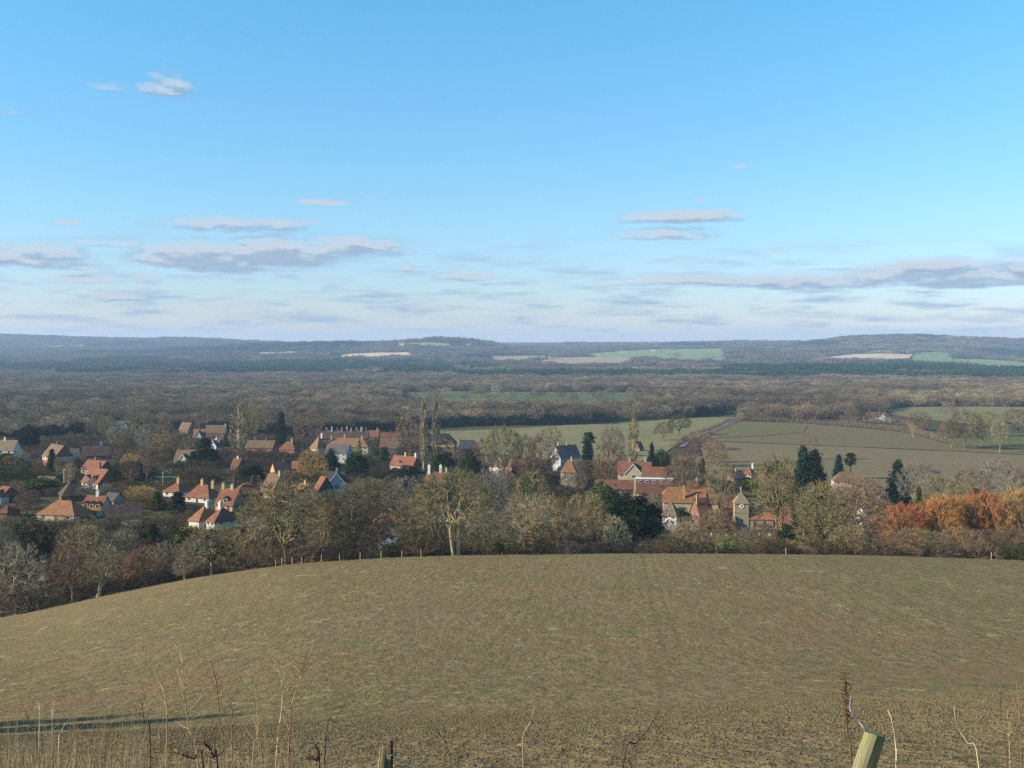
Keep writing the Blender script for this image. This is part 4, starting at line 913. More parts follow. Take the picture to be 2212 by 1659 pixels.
hedge('hedge', [(1588, 909), (1680, 912), (1762, 915), (1880, 925), (1975, 935), (2035, 955)], 4.5, 4, (128, 108, 84), 'brown hedge along the top of the upper field', 26)
hedge('hedge', [(2035, 957), (2110, 968), (2160, 971)], 2.2, 2, (132, 112, 82), 'low hedge under the pasture at right', 14)
hedge('hedge', [(1760, 905), (1850, 912), (1960, 918), (2000, 930)], 5, 5, (130, 110, 88), 'thick hedge in front of the black and white farmhouse', 26)
hedge('hedge', [(1930, 899), (2000, 908), (2080, 916)], 4, 4, (118, 104, 80), 'hedge below the hilltop field', 20)
hedge('hedge', [(70, 1022), (140, 1018)], 1.6, 1.6, (120, 100, 76), 'clipped hedge under the brick gabled house', 40)
hedge('hedge', [(0, 1140), (60, 1145)], 2.5, 2.5, (112, 100, 70), 'hedge by the left edge brick building', 60)

# ------------------------------------------------------------------ individually placed trees
T = tree
T('hero', 985, 241, 1006, 218, 'olive', 'broad twin trunked oak standing alone on the brow')
# row just behind the brow, left to right
T('ash', 35, 246, 1178, 150, 'grey', 'bare grey tree at the far left behind the brow'); T('ash', 158, 247, 1160, 125, 'russet', 'russet bare tree second from the left behind the brow')
T('slim', 213, 244, 1172, 95, 'olive', 'slim olive tree with dark trunk rising from the brow at left'); T('shrub', 70, 246, 1255, 150, 'brown'); T('shrub', 5, 243, 1262, 110, 'purple'); T('shrub', 180, 250, 1250, 90, 'dark')
T('ash', 268, 262, 1188, 90, 'russet'); T('ash', 318, 258, 1180, 95, 'brown'); T('ash', 345, 252, 1190, 80, 'russet'); T('ash', 385, 256, 1182, 90, 'brown'); T('slim', 400, 246, 1195, 50, 'grey')
T('ivy', 458, 246, 1128, 120, 'olive', 'olive tree with ivied trunk left of the big oak on the brow'); T('dome', 420, 262, 1160, 90, 'grey'); T('willow', 425, 285, 1138, 85, 'golden', 'golden twiggy willow in front of the white hipped house')
T('shrub', 530, 246, 1190, 110, 'brown'); T('shrub', 480, 250, 1205, 110, 'dark'); T('dome', 545, 262, 1140, 95, 'brown')
T('oak', 618, 243, 1030, 218, 'olive', 'huge spreading olive oak behind the fence on the brow', 0); T('shrub', 575, 244, 1180, 100, 'brown'); T('shrub', 660, 246, 1175, 110, 'russet')
T('oak', 775, 258, 1062, 175, 'dark', 'dark brown oak between the big oak and small grey house', 2); T('open', 805, 252, 1100, 90, 'dark', 'low forked dark tree beside the small grey house'); T('ash', 700, 262, 1090, 110, 'olive'); T('dome', 700, 300, 1075, 90, 'russet')
T('shrub', 730, 250, 1165, 100, 'dark'); T('shrub', 860, 250, 1185, 60, 'ivygreen'); T('shrub', 905, 246, 1160, 70, 'olive'); T('shrub', 950, 246, 1165, 60, 'brown'); T('oak', 890, 275, 1080, 110, 'olive'); T('dome', 925, 262, 1120, 90, 'dark')
T('shrub', 1025, 250, 1140, 80, 'dark'); T('oak', 1055, 270, 1085, 110, 'grey'); T('dome', 1085, 250, 1125, 95, 'olive', 'olive domed thicket just right of the twin trunked oak'); T('yew', 1075, 246, 1170, 30, 'ivygreen', 'small green bush on the brow right of the twin trunked oak')
T('ash', 1135, 262, 1068, 120, 'grey'); T('ash', 1150, 300, 1062, 120, 'pale'); T('oak', 1195, 285, 1060, 130, 'olive'); T('dome', 1170, 250, 1130, 95, 'brown'); T('slim', 1165, 252, 1090, 50, 'pale')
T('yew', 1190, 320, 1105, 60, 'deep'); T('dome', 1245, 256, 1098, 100, 'brown'); T('oak', 1265, 300, 1062, 115, 'olive'); T('shrub', 1225, 247, 1165, 90, 'russet'); T('shrub', 1280, 247, 1170, 80, 'dark')
T('ash', 1322, 258, 1112, 68, 'pale', 'pale open bare tree in front of the big dark yew'); T('yew', 1352, 330, 1058, 140, 'deep', 'very large dark yew left of the churchyard', 0); T('yew', 1318, 340, 1085, 90, 'deep', 'dark evergreen joined to the left side of the big yew', 1)
T('open', 1478, 262, 1112, 78, 'pale', 'small leafless tree with spread boughs in the churchyard'); T('dome', 1505, 330, 1135, 60, 'ivygreen'); T('oak', 1550, 290, 1098, 105, 'brown', 'brown bare tree left of the church tower foot'); T('shrub', 1515, 300, 1150, 60, 'dark'); T('shrub', 1430, 290, 1165, 40, 'ivygreen')
T('ash', 1655, 275, 1118, 70, 'russet', 'russet bare tree in front of the church nave'); T('ivy', 1678, 370, 966, 100, 'moss', 'tallest mossy ivy clad tree right of the church tower', 0); T('ash', 1690, 385, 985, 80, 'brown'); T('slim', 1648, 440, 1010, 40, 'olive')
T('slim', 1610, 258, 1135, 40, 'grey'); T('yew', 1712, 330, 1128, 80, 'deep', 'low dark evergreen right of the church nave'); T('shrub', 1700, 252, 1165, 90, 'olive'); T('shrub', 1740, 246, 1178, 90, 'brown')
T('ivy', 1782, 262, 1052, 150, 'olive', 'broad mossy tree with ivied trunk behind the brow at right', 1); T('oak', 1770, 330, 1030, 120, 'olive'); T('ash', 1852, 275, 1035, 150, 'brown'); T('oak', 1868, 330, 1020, 120, 'brown'); T('dome', 1835, 250, 1130, 105, 'olive')
T('shrub', 1890, 248, 1160, 110, 'brown'); T('slim', 1915, 340, 1060, 60, 'pale')
T('willow', 1952, 300, 1086, 130, 'red', 'red orange twigged tree, leftmost of the orange trees'); T('oak', 1985, 256, 1140, 140, 'olive', 'olive bare tree in front of the leftmost orange tree'); T('willow', 2045, 300, 1064, 118, 'orange', 'bright orange willow, second of the orange trees')
T('willow', 2094, 306, 1066, 112, 'ochre', 'orange and ochre willow in the middle of the orange trees'); T('willow', 2146, 300, 1066, 125, 'red', 'red orange willow, fourth of the orange trees'); T('willow', 2204, 296, 1060, 120, 'ochre', 'ochre willow at the right edge')
T('oak', 2075, 254, 1142, 130, 'brown', 'brown bare tree in front of the orange willows'); T('oak', 2130, 262, 1140, 110, 'dark'); T('shrub', 2030, 247, 1165, 110, 'dark'); T('oak', 2190, 254, 1138, 110, 'dark', 'dark bare tree at the right edge of the brow'); T('shrub', 2110, 247, 1168, 100, 'brown'); T('shrub', 2190, 246, 1175, 80, 'ivygreen')
T('dome', 1925, 252, 1150, 90, 'brown'); T('shrub', 1960, 246, 1175, 80, 'brown')
T('oak', 2030, 430, 1020, 110, 'olive'); T('oak', 2095, 440, 1015, 110, 'brown'); T('ash', 2165, 430, 985, 110, 'grey', 'tall grey tree above the orange willows at right'); T('oak', 1990, 470, 992, 110, 'grey', 'big grey green bare tree right of the dark spruce'); T('oak', 2215, 440, 1000, 90, 'brown')
T('yew', 2005, 360, 1072, 60, 'deep'); T('yew', 2110, 400, 1052, 70, 'deep'); T('cone', 1985, 380, 1050, 28, 'ivygreen', 'small bright green conifer behind the orange trees')
T('cone', 1940, 480, 994, 62, 'bluegreen', 'dark pointed spruce standing against the brown field', 0); T('cone', 1735, 470, 962, 58, 'bluegreen', 'left blue green conifer of the dark pair', 0); T('cone', 1760, 468, 972, 74, 'deep', 'right broader conifer of the dark pair', 0)
T('cone', 1812, 640, 982, 30, 'bluegreen', 'small dark conifer left of the flat topped pine', 1); T('pine', 1838, 640, 978, 32, 'deep', 'flat topped pine against the brown field')
T('oak', 1730, 480, 1030, 90, 'olive'); T('oak', 1690, 500, 1020, 90, 'brown'); T('open', 1748, 740, 928, 50, 'brown', 'lone bare tree standing in the brown field')
# field oaks, right
T('oak', 2085, 830, 888, 95, 'dark', 'largest oak of the clump in the right hand pasture'); T('oak', 2055, 840, 905, 60, 'brown'); T('oak', 2120, 850, 893, 70, 'olive'); T('oak', 2160, 800, 905, 48, 'olive', 'oak at the corner of the brown field, right side')
T('oak', 2200, 960, 880, 70, 'dark'); T('oak', 2050, 1150, 868, 44, 'grey'); T('dome', 1985, 1010, 885, 62, 'brown'); T('slim', 1973, 930, 912, 14, 'pale', 'white stemmed birch on the hedge line'); T('oak', 2135, 950, 884, 60, 'olive')
T('oak', 1468, 905, 893, 62, 'dark', 'large bare oak beside the lane'); T('oak', 1434, 860, 908, 52, 'brown', 'bare round oak left of the lane oak'); T('dome', 1517, 800, 935, 62, 'brown', 'brown thicket at the bend of the lane')
T('dome', 1545, 700, 945, 60, 'russet'); T('dome', 1500, 720, 940, 50, 'purple')
T('poplar', 915, 640, 868, 15, 'pale', 'left one of the two tall poplars'); T('poplar', 941, 640, 866, 16, 'pale', 'right one of the two tall poplars', ); T('poplar2', 1368, 660, 888, 22, 'olive', 'single poplar behind the manor'); T('poplar2', 516, 640, 873, 44, 'pale', 'pale poplar among the trees left of the terrace')
T('oak', 1090, 560, 911, 96, 'olive', 'large round bare tree against the pale pasture'); T('dome', 1172, 600, 926, 84, 'brown', 'round bare tree right of the largest one against the pasture'); T('dome', 1130, 590, 942, 50, 'purple'); T('dome', 1045, 600, 945, 60, 'brown')
T('oak', 1322, 700, 916, 58, 'grey'); T('dome', 1318, 560, 945, 90, 'russet', 'russet tree in front of the single poplar'); T('column', 1270, 690, 950, 22, 'deep', 'narrow dark cypress right of the slate house'); T('pine', 1272, 740, 933, 36, 'deep', 'dark pine above the narrow cypress')
T('cone', 1408, 600, 956, 24, 'deep', 'dark conical yew behind the manor'); T('yew', 1428, 610, 968, 26, 'green'); T('ash', 1475, 480, 965, 105, 'brown', 'wide fan shaped bare tree right of the manor'); T('ash', 1556, 450, 975, 78, 'olive'); T('cone', 1518, 520, 990, 26, 'green')
T('dome', 885, 700, 898, 66, 'brown', 'round bare tree left of the two poplars'); T('dome', 665, 760, 885, 72, 'brown', 'round tree at the wood edge above the terrace'); T('cone', 607, 740, 890, 34, 'deep', 'dark spruce at the edge of the wood'); T('oak', 552, 760, 872, 72, 'olive', 'big round tree right of the pale poplar')
T('cone', 443, 560, 946, 66, 'green', 'tall green conifer among the left houses', 0); T('cone', 418, 540, 975, 50, 'green'); T('yew', 284, 470, 994, 82, 'deep', 'large dark yew right of the twin dormer house', 0); T('dome', 283, 500, 977, 66, 'golden', 'golden brown dome behind the large dark yew')
T('willow', 312, 372, 1050, 76, 'golden', 'golden weeping tree left of the white hipped house'); T('cone', 338, 362, 1062, 44, 'ivygreen', 'green conifer right of the golden weeping tree', 1); T('column', 383, 350, 1062, 32, 'deep', 'black green cypress left of the white hipped house'); T('cone', 330, 300, 1130, 45, 'deep')
T('column', 112, 500, 970, 16, 'green', 'small cypress against the brick gable'); T('dome', 30, 440, 985, 90, 'green', 'dull green tree below the left edge cottage'); T('yew', 88, 400, 1030, 66, 'ivygreen', 'round green tree in front of the dark hipped house'); T('slim', 150, 420, 1000, 26, 'pale', 'pale slim birch beside the tall orange chimney')
T('yew', 545, 460, 1002, 66, 'deep', 'dark evergreen mass above the tall chimney house', 1); T('yew', 716, 520, 966, 40, 'deep', 'dark evergreen under the terrace', 1); T('dome', 672, 500, 968, 84, 'golden', 'golden brown round tree below the terrace'); T('yew', 770, 540, 975, 46, 'deep'); T('cone', 776, 620, 948, 16, 'yellow')
T('yew', 880, 560, 1003, 50, 'deep', 'dark shrubby evergreen right of the cream walled house', 1); T('yew', 830, 640, 962, 24, 'green'); T('yew', 960, 560, 972, 60, 'deep'); T('yew', 1015, 580, 972, 40, 'green')
T('ash', 320, 640, 905, 60, 'grey'); T('oak', 300, 720, 885, 80, 'olive'); T('ash', 350, 600, 915, 70, 'brown'); T('oak', 205, 780, 905, 50, 'brown'); T('ash', 235, 760, 897, 50, 'olive'); T('yew', 60, 640, 915, 44, 'deep')
T('oak', 1060, 440, 1015, 110, 'grey'); T('dome', 1150, 420, 1005, 110, 'olive'); T('slim', 1135, 400, 1020, 34, 'ivygreen'); T('oak', 1215, 430, 1045, 90, 'dark'); T('oak', 800, 400, 1025, 110, 'olive'); T('dome', 860, 420, 1030, 90, 'grey'); T('oak', 760, 380, 1040, 80, 'grey'); T('dome', 1120, 330, 1075, 100, 'olive')
T('yew', 1300, 470, 1036, 40, 'ivygreen')
T('dome', 1876, 1112, 898, 24, 'brown'); T('dome', 1918, 1116, 899, 24, 'grey'); T('dome', 1895, 1110, 903, 22, 'olive'); T('dome', 1860, 1112, 890, 34, 'dark'); T('oak', 1840, 1118, 880, 40, 'brown'); T('dome', 1345, 600, 975, 60, 'olive'); T('open', 880, 380, 1045, 80, 'dark')
T('oak', 90, 300, 1115, 110, 'russet', 'russet bare tree in front of the long orange roof'); T('ash', 170, 290, 1120, 120, 'olive', 'olive tree covering the front of the long orange roof'); T('dome', 40, 300, 1135, 110, 'green'); T('dome', 235, 275, 1150, 110, 'dark'); T('oak', 5, 280, 1130, 90, 'grey')
T('dome', 300, 275, 1160, 110, 'dark'); T('yew', 395, 290, 1140, 34, 'green'); T('dome', 360, 270, 1165, 90, 'grey'); T('oak', 545, 300, 1115, 80, 'grey'); T('ash', 505, 330, 1110, 50, 'green')
# trees outside the left edge whose shadows streak the near field
for X_, Y_, H_ in [(-46, 52.5, 11), (-50, 56.5, 14.5), (-54, 64.5, 13), (-43, 59.2, 10)]:
    px_ = CX+F*X_/Y_; Z_ = gz(X_, Y_); T('yew', px_, Y_, HY-F*(Z_+H_)/Y_, 6.5/Y_*F, 'brown', f"dense evergreen outside the left edge, {'near' if Y_ == 52.5 else 'middle' if Y_ == 56.5 else 'far' if Y_ == 64.5 else 'smallest'} one", 1)

# ------------------------------------------------------------------ garden trees filling the village, kept clear of the roofs
rB = random.Random(88)
def clear_row(px, wp, d, topy, base):
    lim = None
    for (x0, y0, x1, y1, dh) in CLEARV:
        if d < dh and px+wp*.46 > x0 and px-wp*.46 < x1 and topy < y1 and base > y0: lim = max(lim or 0, y1)
    return lim
for (hx, hry, hey, hby, hw_, hd) in list(HOUSES):
    if hd > 1000 or hx < 0: continue
    for q in range((4 if hw_ < 60 else 5) if hx < 640 else (2 if hw_ < 60 else 3)):
        px = hx+rB.uniform(-.6, .6)*hw_; d = hd-(rB.uniform(9, 20) if q % 2 == 0 else rB.uniform(22, 44))
        if d < 262 or (1395 < px < 1720 and 330 < d < 425): continue
        X, Y, Z = at(px, d); base = HY-F*Z/d
        topy = hey+(hby-hey)*rB.uniform(.15, .7); k = rB.choice(['dome', 'dome', 'ash', 'shrub', 'oak', 'yew', 'dome'])
        H = -(topy-HY)/F*d-Z
        if H < 2.: continue
        wp = min(H*1.25, 11)/d*F; l = clear_row(px, wp, d, topy, base)
        if l: topy = l; H = -(topy-HY)/F*d-Z
        if H < 2.: continue
        if H < 5: k = rB.choice(['shrub', 'shrub', 'yew'])
        tree(k, px, d, topy, min(H*1.3, 11)/d*F, rB.choice(['olive', 'brown', 'grey', 'russet', 'dark', 'brown', 'olive', 'grey']) if k != 'yew' else rB.choice(['deep', 'green', 'ivygreen']))
print('after house bushes', NTREE)
kinds_ = ['oak', 'ash', 'dome', 'dome', 'ash', 'oak', 'slim', 'shrub', 'yew', 'cone']
tints_ = ['olive', 'brown', 'brown', 'grey', 'russet', 'dark', 'olive', 'purple', 'moss']
rS = random.Random(2024); tries = 0; nfill = 0
def occupied(X, Y, r): return any(math.hypot(t[0].location.x-X, t[0].location.y-Y) < r for t in TREES)
def onhouse(X, Y): return any(abs(X-(h[0]-CX)/F*h[5]) < h[4]*h[5]/F*.55+1 and -5 < Y-h[5] < 12 for h in HOUSES)
while nfill < 60 and tries < 9000:
    tries += 1
    px = rS.uniform(-40, 2240); d = 262*math.exp(rS.random()*math.log(900/262))
    if rS.random() < .45: px = rS.uniform(-40, 640)
    if px > 1480 and d > 420 and not (px < 1600 and d < 600): continue
    if px > 1000 and d > 640: continue
    if px > 640 and d > 760: continue
    X, Y, Z = at(px, d)
    if onhouse(X, Y) or occupied(X, Y, 5.5 if d < 500 else 7): continue
    if inpoly(np.array([X]), np.array([Y]), SHEETS[0])[0] or (1395 < px < 1720 and 330 < d < 430): continue
    k = rS.choice(kinds_); H = rS.uniform(8, 14) if k not in ('shrub',) else rS.uniform(3, 5)
    if k == 'yew': H = rS.uniform(4, 8)
    if px > 640 and 640 < px < 1000 and d > 600: H *= .7
    topy = HY-F*(Z+H)/d; wp = H*PDIM[k][1]*rS.uniform(.85, 1.15)/d*F
    lim = None
    for (x0, y0, x1, y1, dh) in CLEARV:
        if d < dh and px+wp*.46 > x0 and px-wp*.46 < x1 and topy < y1 and HY-F*Z/d > y0: lim = max(lim or 0, y1)
    if lim:
        H2 = Z; H = -(lim-HY)/F*d-Z; topy = lim
        if H < 2.5: continue
        k = 'shrub' if H < 6 else k; wp = H*PDIM[k][1]/d*F
        if px < 1 and H < 3: continue
    tn = rS.choice(tints_) if k not in ('yew', 'cone') else rS.choice(['deep', 'green', 'ivygreen'])
    tree(k, px, d, topy, wp, tn); nfill += 1
label_trees()

# ------------------------------------------------------------------ woods: far-off masses, instanced
def gn_scatter(name, protos, P, Rz, S, idx, label):
    colp = bpy.data.collections.new(name+'_source')
    obs = []
    for i, me in enumerate(protos):
        o = bpy.data.objects.new(f'{name}_source_{i:02d}', me); colp.objects.link(o); obs.append(o)
    me = bpy.data.meshes.new(name); me.from_pydata(P.tolist(), [], [])
    for nm, ty, dat in (('rz', 'FLOAT_VECTOR', np.stack([np.zeros_like(Rz), np.zeros_like(Rz), Rz], -1)), ('sc', 'FLOAT_VECTOR', S), ('pick', 'INT', idx)):
        a = me.attributes.new(nm, ty, 'POINT')
        a.data.foreach_set('vector' if ty == 'FLOAT_VECTOR' else 'value', np.ascontiguousarray(dat, dtype=(np.float32 if ty == 'FLOAT_VECTOR' else np.int32)).ravel())
    o = link(name, me); tag(o, label, None, None, 'stuff')
    g = bpy.data.node_groups.new(name, 'GeometryNodeTree')
    g.interface.new_socket('Geometry', in_out='INPUT', socket_type='NodeSocketGeometry'); g.interface.new_socket('Geometry', in_out='OUTPUT', socket_type='NodeSocketGeometry')
    nn = g.nodes; L = g.links; gi = nn.new('NodeGroupInput'); go = nn.new('NodeGroupOutput')
    ci = nn.new('GeometryNodeCollectionInfo'); ci.inputs['Collection'].default_value = colp; ci.inputs['Separate Children'].default_value = True; ci.inputs['Reset Children'].default_value = True
    ip = nn.new('GeometryNodeInstanceOnPoints'); ip.inputs['Pick Instance'].default_value = True
    def att(nm, ty):
        a = nn.new('GeometryNodeInputNamedAttribute'); a.data_type = ty; a.inputs['Name'].default_value = nm
        return [q for q in a.outputs if q.enabled and q.name == 'Attribute'][0]
    L.new(gi.outputs[0], ip.inputs['Points']); L.new(ci.outputs[0], ip.inputs['Instance'])
    L.new(att('pick', 'INT'), ip.inputs['Instance Index']); L.new(att('rz', 'FLOAT_VECTOR'), ip.inputs['Rotation']); L.new(att('sc', 'FLOAT_VECTOR'), ip.inputs['Scale'])
    L.new(ip.outputs[0], go.inputs[0])
    md = o.modifiers.new('scatter', 'NODES'); md.node_group = g
    return o
def merged(parts, m_):
    v = []; f = []
    for nm, me in parts:
        n0 = len(v); v += [tuple(q.co) for q in me.vertices]; f += [tuple(i+n0 for i in p.vertices) for p in me.polygons]
    return mesh('tree_source', v, f, m_)
nr = np.random.RandomState(5)
def jgrid(x0, x1, y0, y1, s, k=.42):
    X, Y = np.meshgrid(np.arange(x0, x1, s), np.arange(y0, y1, s)); X = X.ravel(); Y = Y.ravel()
    return X+nr.uniform(-k, k, X.size)*s, Y+nr.uniform(-k, k, X.size)*s
def vnoise(X, Y, sc_l, seed):
    r = np.random.RandomState(seed); a = 0
    for i in range(6):
        th_ = r.uniform(0, 6.28); k = r.uniform(.6, 1.6)/sc_l*6.28; a = a+np.sin((X*math.cos(th_)+Y*math.sin(th_))*k+r.uniform(0, 6.28))
    return a/6**.5
def pxs(X, Y): return CX+F*X/Y
def notsheet(X, Y):
    m = np.ones(X.shape, bool)
    for p in SHEETS: m &= ~inpoly(X, Y, p)
    return m
def scat(name, protos, X, Y, H0, hmin, hmax, label, wk=1.):
    Z = ground(X, Y); H = nr.uniform(hmin, hmax, X.size)*(1+.12*vnoise(X, Y, 90, 3)); s = H/H0; ws = s*wk*nr.uniform(.85, 1.15, X.size)
    return gn_scatter(name, protos, np.stack([X, Y, Z-.3], -1), nr.uniform(0, 6.28, X.size), np.stack([ws, ws, s], -1), nr.randint(0, len(protos), X.size), label)
WD = [merged(bare(200+i, 15, .95+.12*(i % 3), .52, .2, 6, 30, 420, 8, .15, .06, m_=M_WOOD, tl=.08), M_WOOD) for i in range(5)]
XW = [-400, 0, 160, 250, 400, 640, 700, 800, 960, 1200, 1420, 1500, 1580, 1600, 1750, 1850, 1915, 1935, 2300, 2600]
DF = [740, 750, 800, 930, 880, 850, 860, 940, 1035, 1065, 1120, 1180, 1240, 1130, 1110, 1170, 1230, 1380, 1400, 1400]
DB = [1650]*20
X, Y = jgrid(-1300, 1300, 700, 1700, 10.); px = pxs(X, Y); k = (px > -350) & (px < 2550) & (nr.rand(X.size) > .08) & (Y > np.interp(px, XW, DF)) & (Y < 1660) & notsheet(X, Y)
k &= ~((px > 1550) & (px < 1600) & (Y < 1290)) & ~((px > 868) & (px < 1395) & (Y > 1255))
print('near wood', k.sum())
scat('woodland', WD, X[k], Y[k], 15, 9, 18, 'grey brown bare woodland behind the village and pasture')
# dark undergrowth that fills the wood below its crowns
SH = [merged(bare(300+i, 6, 1.5, .42, .07, 8, 24, 200, 9, .4, .06, 2, m_=M_WOOD, tl=.13), M_WOOD) for i in range(2)]
X2, Y2 = jgrid(-900, 900, 700, 1450, 5); px2 = pxs(X2, Y2); dfx = np.interp(px2, XW, DF); k = (px2 > -350) & (px2 < 2550) & (Y2 > dfx) & (Y2 < dfx+45) & notsheet(X2, Y2) & ~((px2 > 1550) & (px2 < 1600))
scat('undergrowth', SH, X2[k], Y2[k], 6, 4, 7, 'dim undergrowth along the edge of the wood')
HL = [merged(leafy(450+i, 7, 'yew', 1.2, 50, 26, .3, M_EDGE_SHADE), M_EDGE_SHADE) for i in range(2)]  # leafy fill added so its dark colour gives the shade under the edge crowns
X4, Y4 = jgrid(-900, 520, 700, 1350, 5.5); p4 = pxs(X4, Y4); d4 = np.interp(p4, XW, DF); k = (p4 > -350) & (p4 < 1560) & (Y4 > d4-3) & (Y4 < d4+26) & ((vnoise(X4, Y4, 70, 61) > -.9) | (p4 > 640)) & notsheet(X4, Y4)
scat('edge_shade_understorey', HL, X4[k], Y4[k], 7, 6.5, 10.5, 'dark leafy fill added for the shade along the edge of the wood')
X, Y = jgrid(-1900, 1900, 1660, 3400, 12.5); px = pxs(X, Y); nz = vnoise(X, Y, 420, 8)
eg = 110*vnoise(X, Y, 240, 51); pineR = ((px > 1560) & (Y > 2620+eg) & (Y < 3450)) | ((px > 980) & (px <= 1600) & (Y > 2750) & (Y < 3050)) | ((px > 120) & (px <= 980) & (Y > 3000) & (Y < 3400) & (nz > -.6))
pineR &= ~((px > 1560) & (nz < -.95)); vis = (px > -200) & (px < 2420) & notsheet(X, Y)
k = vis & ~pineR & ~((px > 860) & (px < 1400) & (Y < 1960)) & ~((px > 1000) & (px < 1500) & (nz > 1.3))
print('mid wood', k.sum()); scat('woodland', WD, X[k], Y[k], 15, 12, 17, 'middle distance bare woodland across the plain', 1.25)
X3, Y3 = jgrid(-1900, 1900, 2540, 3460, 9.5); p3 = pxs(X3, Y3); n3_ = vnoise(X3, Y3, 420, 8)
eg3 = 110*vnoise(X3, Y3, 240, 51); pk = (((p3 > 1560) & (Y3 > 2620+eg3) & (Y3 < 3450)) | ((p3 > 980) & (p3 <= 1600) & (Y3 > 2750) & (Y3 < 3050)) | ((p3 > 120) & (p3 <= 980) & (Y3 > 3000) & (Y3 < 3400) & (n3_ > -.6))) & ~((p3 > 1560) & (n3_ < -.95)) & (p3 < 2420) & notsheet(X3, Y3)
PN = [merged(leafy(400+i, 16, 'cone', .42, 50, 22, .55, M_PINE), M_PINE) for i in range(3)]
print('pines', pk.sum()); scat('pine_wood', PN, X3[pk], Y3[pk], 16, 13, 20, 'dark green pine plantation on the plain')
# a few meadow edge trees
X, Y = jgrid(-200, 300, 1560, 1960, 46); px = pxs(X, Y); k = nr.rand(X.size) < .55
scat('meadow_trees', WD, X[k], Y[k], 15, 12, 16, 'scattered bare trees dotting the meadow strip', 1.2)
# far hills: clumps of crowns
def clump(seed, m_, n=16, ext=44., cone=False):
    rnd = random.Random(seed); b = MB()
    for i in range(n):
        cx_, cy_ = rnd.uniform(-ext/2, ext/2), rnd.uniform(-ext/2, ext/2); h = rnd.uniform(10, 16); r = rnd.uniform(4.5, 7) if not cone else rnd.uniform(2.5, 4)
        for _ in range(70 if not cone else 50):
            a = rnd.uniform(0, 6.28); e = math.asin(rnd.uniform(-.3, 1))
            if cone: t = rnd.random(); p = Vector((cx_+math.cos(a)*r*(1-t), cy_+math.sin(a)*r*(1-t), 2+t*(h+3)))
            else: p = Vector((cx_+math.cos(a)*math.cos(e)*r, cy_+math.sin(a)*math.cos(e)*r, h*.55+math.sin(e)*h*.45))
            b.leaf(p, .95, rnd)
    return b.build('clump_source', m_)
CLF = [clump(500+i, M_FARWOOD) for i in range(4)]; CLP = [clump(520+i, M_PINE, 26, 44, True) for i in range(2)]
X, Y = jgrid(-4600, 4600, 3300, 8700, 40); px = pxs(X, Y); n1 = vnoise(X, Y, 700, 21); n2_ = vnoise(X, Y, 260, 22)
base = (px > -150) & (px < 2380) & notsheet(X, Y) & ~((Y < 3450) & (px > 1560))
wood_ = base & ((n1+.4*n2_ > -.62) | (Y > 5400) & (n1 > -1.2))
pn = wood_ & ((vnoise(X, Y, 1100, 23) > .9) | ((px < 960) & (Y < 4100) & (vnoise(X, Y, 380, 24) > -.5)) | ((px > 390) & (px < 780) & (Y > 5250) & (Y < 5800) & (vnoise(X, Y, 300, 25) > -.6)))
k = wood_ & ~pn
print('far clumps', k.sum(), pn.sum())
def scat2(name, protos, X, Y, label):
    Z = ground(X, Y); s = nr.uniform(.85, 1.2, X.size)
    return gn_scatter(name, protos, np.stack([X, Y, Z-1], -1), nr.uniform(0, 6.28, X.size), np.stack([s, s, s*nr.uniform(.8, 1.25, X.size)], -1), nr.randint(0, len(protos), X.size), label)
scat2('hill_woods', CLF, X[k], Y[k], 'far bare woods covering the hills'); scat2('hill_pines', CLP, X[pn], Y[pn], 'far dark pine patches on the hills')
# thicket under the trees behind the brow and through the gardens
TH = [merged(bare(600+i, 6, 1.4, .42, .07, 9, 30, 260, 9, .4, .03, 3, m_=M_THICKET, tl=.13), M_THICKET) for i in range(3)]
X, Y = jgrid(-170, 190, 243, 330, 4.6); px = pxs(X, Y); k = (px > -120) & (px < 2330) & ~((px > 1360) & (px < 1720) & (Y > 262)) & ~((px > 790) & (px < 880) & (Y > 250)) & ~((px > 400) & (px < 510) & (Y > 290)) & ~((px > 940) & (px < 1030) & (Y < 246)) & ~((px < 120) & (Y < 247))
k &= (Y > 248) | (vnoise(X, Y, 30, 4) > .2)
Z = ground(X[k], Y[k]); hh = nr.uniform(2.2, 4.8, k.sum())*(1+.3*vnoise(X[k], Y[k], 40, 9))
s = np.clip(hh, 1.5, 6)/6; gn_scatter('thicket', TH, np.stack([X[k], Y[k], Z-.2], -1), nr.uniform(0, 6.28, k.sum()), np.stack([s*1.2, s*1.2, s], -1), nr.randint(0, 3, k.sum()), 'tangled brown thicket filling the dip behind the brow')
X, Y = jgrid(-400, 330, 330, 900, 5.6, .48); px = pxs(X, Y)
k = (px > -120) & (px < 2330) & ~((px > 1490) & (Y > 470)) & ~((px > 1000) & (Y > 690)) & notsheet(X, Y) & (vnoise(X, Y, 60, 14) > -.9) & ~((px > 1395) & (px < 1720) & (Y < 440))
for (hx, hy_, he, hb, hwp, hd) in HOUSES:
    cx_ = (hx-CX)/F*hd; hw_ = hwp*hd/F*.6+2
    k &= ~((np.abs(X-cx_) < hw_) & (Y > hd-16) & (Y < hd+10))
Z = ground(X[k], Y[k]); s = nr.uniform(1.4, 4.4, k.sum())*(1+.3*vnoise(X[k], Y[k], 50, 19)).clip(.5)/6
gn_scatter('garden_shrubs', TH, np.stack([X[k], Y[k], Z-.2], -1), nr.uniform(0, 6.28, k.sum()), np.stack([s*1.3, s*1.3, s], -1), nr.randint(0, 3, k.sum()), 'low shrubs and hedging between the gardens')

